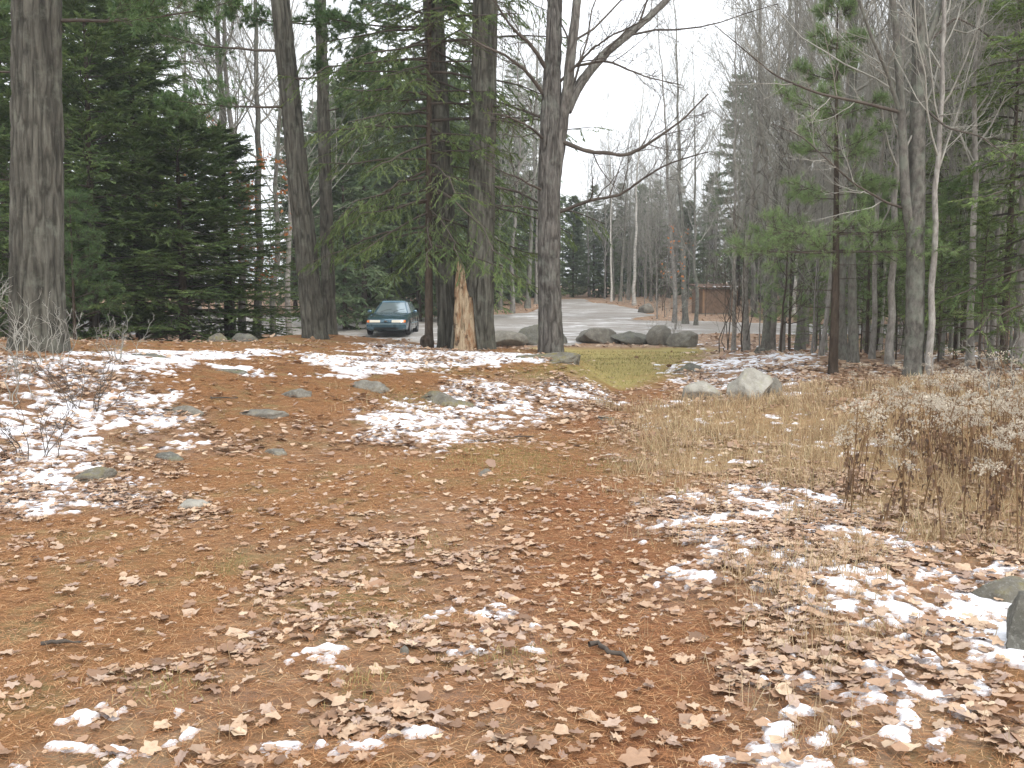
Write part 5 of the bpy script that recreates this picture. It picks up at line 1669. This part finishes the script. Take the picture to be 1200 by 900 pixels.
# ------------------------------------------------------------------ shed
def shed():
    D = 60.0
    p = G(836, D)
    t = thing("wooden_shed", "small brown board shed among trunks beside the gravel road", "shed", tuple(p), 0.18)
    w, dp, h = 2.1, 1.8, 1.45
    def box(a, x0, x1, y0, y1, z0, z1):
        V = [(x, y, z) for z in (z0, z1) for (x, y) in ((x0, y0), (x1, y0), (x1, y1), (x0, y1))]
        a.add(V, None, [(0, 3, 2, 1), (4, 5, 6, 7), (0, 1, 5, 4), (1, 2, 6, 5), (2, 3, 7, 6), (3, 0, 4, 7)])
    a = Acc(); box(a, -w / 2, w / 2, -dp / 2, dp / 2, -0.2, h)
    MB_ = m_varied('shed_board', s2l(112, 94, 80), s2l(142, 120, 102), 3, 0.85, 0.2)
    obj("wall", a.mesh("wall"), MB_, t)
    r = np.random.default_rng(3)
    n = 12
    for k in range(n):
        x0 = -w / 2 + k * w / n
        a = Acc(); box(a, x0 + 0.006, x0 + w / n - 0.006, -dp / 2 - 0.022 - 0.004 * r.random(), -dp / 2 + 0.01, 0.02, h - 0.03)
        obj("board", a.mesh("board"), MB_, t)
    for k in range(n):
        y0 = -dp / 2 + k * dp / n
        for sx_ in (-1, 1):
            a = Acc(); xx = sx_ * (w / 2 + 0.008); box(a, xx - 0.014, xx + 0.014, y0 + 0.006, y0 + dp / n - 0.006, 0.02, h - 0.03)
            obj("board", a.mesh("board"), MB_, t)
    a = Acc()
    for x0 in (-w / 2 - 0.03, w / 2 - 0.07): box(a, x0, x0 + 0.10, -dp / 2 - 0.045, -dp / 2 - 0.028, 0, h)
    obj("corner_trim", a.mesh("corner_trim"), m_varied('shed_trim', s2l(140, 114, 92), s2l(164, 136, 110), 3), t)
    a = Acc(); z0 = h
    V = [(-w / 2 - .15, -dp / 2 - .2, z0 + .06), (w / 2 + .15, -dp / 2 - .2, z0 + .06), (w / 2 + .15, dp / 2 + .2, z0 + .26), (-w / 2 - .15, dp / 2 + .2, z0 + .26)]
    V += [(x, y, z + 0.06) for x, y, z in V]
    a.add(V, None, [(0, 3, 2, 1), (4, 5, 6, 7), (0, 1, 5, 4), (1, 2, 6, 5), (2, 3, 7, 6), (3, 0, 4, 7)])
    rf = obj("roof", a.mesh("roof"), m_varied('shed_roof', s2l(92, 74, 62), s2l(128, 108, 94), 6), t)
    a = Acc()
    batch(a, BLOB, r.uniform(-w / 2, w / 2, 14), np.full(14, -dp / 2 - 0.15), np.full(14, z0 + 0.15), r.uniform(0.05, 0.12, 14), r, 0.1)
    obj("snow", a.mesh("snow", True), bpy.data.materials["snow"], rf)
    a = Acc(); box(a, -w / 2 - 0.1, w / 2 + 0.1, -dp / 2 - 0.1, dp / 2 + 0.1, -0.3, 0.02)
    obj("base", a.mesh("base"), MT['rock_grey'], t)
shed()

# ------------------------------------------------------------------ the parked car
def car():
    p = G(455, 41.5)
    t = thing("parked_car", "dark teal estate car facing us on the gravel at left", "car", (p[0], p[1] + 2.0, float(terrain(p[0], p[1] + 2)) + 0.035), -0.02)
    paint = Mat("teal_paint", 0.22, 0.6)
    paint.b.inputs["Metallic"].default_value = 0.6
    paint.b.inputs["Coat Weight"].default_value = 1.0
    paint.b.inputs["Coat Roughness"].default_value = 0.08
    pc = paint.noise(paint.coord(), 3, 3)
    paint.color(paint.ramp(pc, [(0.3, s2l(60, 94, 110)), (0.7, s2l(76, 110, 126))]))
    glass = Mat("car_glass", 0.04, 0.9); glass.color(s2l(150, 164, 170)); glass.b.inputs["Metallic"].default_value = 0.6
    rub = m_plain("tyre_rubber", s2l(32, 32, 33), 0.85)
    rimm = m_plain("rim_metal", s2l(150, 152, 154), 0.35, 0.5, 0.7)
    dark = m_plain("dark_plastic", s2l(26, 28, 30), 0.6)
    lampm = m_plain("lamp_lens", s2l(214, 208, 192), 0.12, 0.7)
    amber = m_plain("amber_lens", s2l(226, 120, 40), 0.15, 0.6)
    strip = m_plain("bumper_strip", s2l(120, 140, 148), 0.4, 0.4)
    chrome = m_plain("chrome", s2l(200, 204, 206), 0.15, 0.5, 1.0)
    # lower body loft: s, half width, bottom, belt, top
    St = [(-2.36, .60, .36, .56, .585), (-2.33, .74, .28, .60, .63), (-2.22, .83, .22, .66, .695), (-1.9, .875, .20, .74, .775), (-1.45, .89, .19, .80, .845), (-0.95, .895, .19, .85, .905),
          (-0.62, .90, .19, .88, .94), (0.2, .905, .19, .90, .95), (1.2, .905, .19, .91, .95), (1.9, .89, .20, .91, .95), (2.25, .86, .24, .90, .94), (2.34, .80, .34, .86, .90)]
    rings = []
    for (s, w, zb, be, tp) in St:
        half = [(0, zb), (w * .80, zb), (w * .955, zb + .05), (w * .99, zb + .16), (w, .52 if be > .6 else (zb + be) / 2), (w * .985, be - .10), (w * .955, be), (w * .88, be + (tp - be) * .55), (w * .60, tp - .004), (w * .25, tp + .012), (0, tp + .015)]
        ring = [(x, s, z) for x, z in half] + [(-x, s, z) for x, z in half[-2:0:-1]]
        rings.append(ring)
    R_ = np.array(rings)
    n, m = R_.shape[:2]
    # refine along the length
    sN = np.linspace(0, n - 1, 60)
    V = np.stack([[[np.interp(q, np.arange(n), R_[:, k, c_]) for c_ in range(3)] for k in range(m)] for q in sN])
    nn = len(sN)
    j = np.arange(nn - 1)[:, None] * m
    k = np.arange(m)[None]
    F = np.stack([j + k, j + (k + 1) % m, j + m + (k + 1) % m, j + m + k], -1).reshape(-1, 4)
    F = [tuple(int(q) for q in f) for f in F] + [tuple(range(m - 1, -1, -1)), tuple(range((nn - 1) * m, nn * m))]
    me_ = bpy.data.meshes.new("body")
    me_.from_pydata([tuple(v) for v in V.reshape(-1, 3)], [], F)
    bm = bmesh.new(); bm.from_mesh(me_); bmesh.ops.recalc_face_normals(bm, faces=bm.faces); bm.to_mesh(me_); bm.free()
    body = obj("body", me_, paint.m, t)
    AX = (-1.42, 1.30)
    cut = bmesh.new()
    for ay in AX:
        for sx_ in (-1, 1):
            bmesh.ops.create_cone(cut, cap_ends=True, segments=32, radius1=.365, radius2=.365, depth=.36, matrix=Matrix.Translation((sx_ * .86, ay, .33)) @ Matrix.Rotation(math.pi / 2, 4, 'Y'))
    cme = bpy.data.meshes.new("cut"); cut.to_mesh(cme); cut.free()
    co = bpy.data.objects.new("cut", cme); COL.objects.link(co)
    co.parent = t
    md = body.modifiers.new("wells", 'BOOLEAN'); md.operation = 'DIFFERENCE'; md.object = co; md.solver = 'EXACT'
    bpy.context.view_layer.update()
    ev = body.evaluated_get(bpy.context.evaluated_depsgraph_get())
    nm = bpy.data.meshes.new_from_object(ev)
    body.modifiers.clear(); body.data = nm
    bpy.data.objects.remove(co)
    nm.polygons.foreach_set("use_smooth", np.ones(len(nm.polygons), bool))
    try: nm.set_sharp_from_angle(angle=math.radians(35))
    except Exception: pass
    # greenhouse
    bz, tz = .93, 1.42
    low = [(-.74, -.78), (.74, -.78), (.81, -.45), (.83, .5), (.82, 1.5), (.74, 2.2), (-.74, 2.2), (-.82, 1.5), (-.83, .5), (-.81, -.45)]
    top = [(-.52, .02), (.52, .02), (.585, .18), (.60, .6), (.59, 1.4), (.54, 1.86), (-.54, 1.86), (-.59, 1.4), (-.60, .6), (-.585, .18)]
    a = Acc()
    L0 = [(x, y, bz - .03) for x, y in low]; L1 = [(x, y, tz - .05 + .01 * (abs(y - 1) < .7)) for x, y in top]
    L2 = [(x * .86, y * .94 + .06, tz + .012) for x, y in top]
    V = np.array(L0 + L1 + L2 + [(0, .98, tz + .04)])
    i = np.arange(10); i2 = (i + 1) % 10
    a.add(V, np.stack([20 + i, 20 + i2, np.full(10, 30)], -1), np.concatenate([np.stack([i, i2, 10 + i2, 10 + i], -1), np.stack([10 + i, 10 + i2, 20 + i2, 20 + i], -1)]))
    obj("roof", a.mesh("roof"), paint.m, t)
    def panel(nm_, quad, mat, inset=0.06, off=0.006, par=t):
        q = np.array(quad, float)
        c_ = q.mean(0)
        nrm_ = norm(np.cross(q[1] - q[0], q[3] - q[0]))
        if nrm_ @ (c_ - np.array([0, .7, 1.1])) < 0: nrm_ = -nrm_
        q = q + (c_ - q) * inset
        V_ = np.concatenate([q - nrm_ * .01, q + nrm_ * off])
        a_ = Acc(); a_.add(V_, None, [(4, 5, 6, 7), (0, 1, 5, 4), (1, 2, 6, 5), (2, 3, 7, 6), (3, 0, 4, 7)])
        return obj(nm_, a_.mesh(nm_), mat, par)
    A0, A1 = np.array(L0), np.array(L1)
    panel("windshield", [A0[0], A0[1], A1[1], A1[0]], glass.m, 0.09)
    panel("rear_window", [A0[5], A0[6], A1[6], A1[5]], glass.m, 0.12)
    for (i0, i1) in ((2, 3), (3, 4), (4, 5), (8, 9), (7, 8), (6, 7)):
        panel("side_window", [A0[i0], A0[i1], A1[i1], A1[i0]], glass.m, 0.10)
    # wipers
    a = Acc()
    for x0 in (-.45, .1):
        v, f = tubes(np.array([[(x0, -.80, .955), (x0 + .22, -.66, 1.045), (x0 + .45, -.60, 1.085)]]), np.full((1, 3), .008), 4); a.add(v, None, f)
    obj("wipers", a.mesh("wipers"), dark, t)
    # front face pieces, curved with the nose
    def strip_piece(nm_, x0, x1, z0, z1, mat, proud, par=t):
        xs = np.linspace(x0, x1, 9)
        def nose(x, z):
            w_ = np.interp(z, [.30, .45, .60, .66, .70], [0, 0, .0, .05, .12])
            return w_ + np.interp(abs(x), [0, .5, .62, .74, .80, .83], [-2.372, -2.368, -2.358, -2.325, -2.27, -2.22])
        V_ = []
        for x in xs:
            for z in (z0, z1):
                y = nose(x, z)
                V_ += [(x, y + .05, z), (x, y - proud, z)]
        F_ = []
        for q in range(8):
            b0 = q * 4
            F_ += [(b0 + 1, b0 + 5, b0 + 7, b0 + 3), (b0, b0 + 1, b0 + 5, b0 + 4), (b0 + 2, b0 + 3, b0 + 7, b0 + 6)]
        F_ += [(0, 1, 3, 2), (32, 33, 35, 34)]
        a_ = Acc(); a_.add(V_, None, F_)
        return obj(nm_, a_.mesh(nm_), mat, par)
    for sx_ in (-1, 1):
        hl = strip_piece("headlight", sx_ * .24, sx_ * .68, .555, .655, lampm, .012)
        strip_piece("turn_signal", sx_ * .685, sx_ * .80, .555, .65, amber, .008, hl)
    strip_piece("grille", -.23, .23, .56, .65, paint.m, .006)
    a = Acc()
    th = np.arange(20) * 6.2832 / 20
    a.add(np.concatenate([[[0, -2.392, .605]], np.stack([.075 * np.cos(th), np.full(20, -2.392), .605 + .032 * np.sin(th)], -1), np.stack([.08 * np.cos(th), np.full(20, -2.35), .605 + .036 * np.sin(th)], -1)]),
          np.stack([np.zeros(20, int), 1 + np.arange(20), 1 + (np.arange(20) + 1) % 20], -1), np.stack([1 + np.arange(20), 1 + (np.arange(20) + 1) % 20, 21 + (np.arange(20) + 1) % 20, 21 + np.arange(20)], -1))
    obj("badge", a.mesh("badge"), chrome, t)
    bp_ = strip_piece("bumper", -.82, .82, .36, .535, paint.m, .04)
    strip_piece("bumper_strip", -.81, .81, .475, .515, strip, .055, bp_)
    strip_piece("air_intake", -.5, .5, .26, .35, dark, .0)
    # mirrors, door lines, handles, rack, side strip
    for sx_ in (-1, 1):
        me_ = rockmesh("mirror", (.20, .14, .14), 3, 0, 3, 0.0)
        o = obj("mirror", me_, paint.m, t); o.location = (sx_ * .98, -.42, .98)
        a = Acc()
        for yy in (-.52, .45, 1.22):
            v, f = tubes(np.array([[(sx_ * .905, yy, .28), (sx_ * .91, yy, .6), (sx_ * .872, yy + .02, .9)]]), np.full((1, 3), .006), 4); a.add(v, None, f)
        obj("door_seam", a.mesh("door_seam"), dark, t)
        for yy in (.30, 1.08):
            a = Acc(); v, f = tubes(np.array([[(sx_ * .90, yy - .09, .80), (sx_ * .915, yy, .805), (sx_ * .90, yy + .09, .80)]]), np.full((1, 3), .014), 6); a.add(v, None, f)
            obj("door_handle", a.mesh("door_handle"), dark, t)
        a = Acc(); v, f = tubes(np.array([[(sx_ * .90, -1.0, .50), (sx_ * .912, .0, .50), (sx_ * .912, .9, .50)]]), np.full((1, 3), .022), 6); a.add(v, None, f)
        obj("side_strip", a.mesh("side_strip"), strip, t)
        a = Acc()
        v, f = tubes(np.array([[(sx_ * .50, .30, 1.42), (sx_ * .51, .40, 1.49), (sx_ * .52, 1.0, 1.50), (sx_ * .51, 1.65, 1.49), (sx_ * .49, 1.75, 1.42)]]), np.full((1, 5), .018), 6); a.add(v, None, f)
        obj("roof_rail", a.mesh("roof_rail", True), dark, t)
    for yy in (.55, 1.45):
        a = Acc(); v, f = tubes(np.array([[(-.51, yy, 1.495), (0, yy, 1.505), (.51, yy, 1.495)]]), np.full((1, 3), .015), 6); a.add(v, None, f)
        obj("roof_bar", a.mesh("roof_bar"), dark, t)
    # wheels
    def lathe(prof, seg=28):
        th_ = np.arange(seg) * 6.2832 / seg
        V_ = np.array([[(x, rr * math.cos(q), rr * math.sin(q)) for q in th_] for x, rr in prof]).reshape(-1, 3)
        j_ = np.arange(len(prof) - 1)[:, None] * seg; k_ = np.arange(seg)[None]
        return V_, np.stack([j_ + k_, j_ + (k_ + 1) % seg, j_ + seg + (k_ + 1) % seg, j_ + seg + k_], -1).reshape(-1, 4)
    for ay in AX:
        for sx_ in (-1, 1):
            V_, F_ = lathe([(-.10, .20), (-.105, .27), (-.09, .315), (-.05, .328), (.05, .328), (.09, .315), (.105, .27), (.10, .20)])
            wme = mk("tyre", V_, None, F_, True)
            wh = obj("wheel", wme, rub, t); wh.location = (sx_ * .80, ay, .328)
            V_, F_ = lathe([(.04, .205), (.095, .20), (.09, .17), (.06, .15), (.07, .09), (.085, .05), (.088, .002)] if sx_ > 0 else [(-.04, .205), (-.095, .20), (-.09, .17), (-.06, .15), (-.07, .09), (-.085, .05), (-.088, .002)])
            obj("rim", mk("rim", V_, None, F_, True), rimm, wh)
car()

# ------------------------------------------------------------------ damp air between the trees
me_ = bpy.data.meshes.new("haze")
bm = bmesh.new()
bmesh.ops.create_cube(bm, size=1.0, matrix=Matrix.Translation((0, 440, 12.2)) @ Matrix.Diagonal((1240, 980, 29, 1)))
bm.to_mesh(me_); bm.free()
hz = bpy.data.materials.new("haze_air")
hz.use_nodes = True
hn = hz.node_tree.nodes
hn.clear()
ho = hn.new("ShaderNodeOutputMaterial")
hv = hn.new("ShaderNodeVolumePrincipled")
hv.inputs["Color"].default_value = (0.92, 0.94, 0.97, 1)
hv.inputs["Density"].default_value = HAZE
hv.inputs["Anisotropy"].default_value = 0.2
hz.node_tree.links.new(hv.outputs[0], ho.inputs["Volume"])
haze = obj("haze", me_, hz)
tag(haze, "thin pale damp haze between the far trees", "haze", kind="stuff")
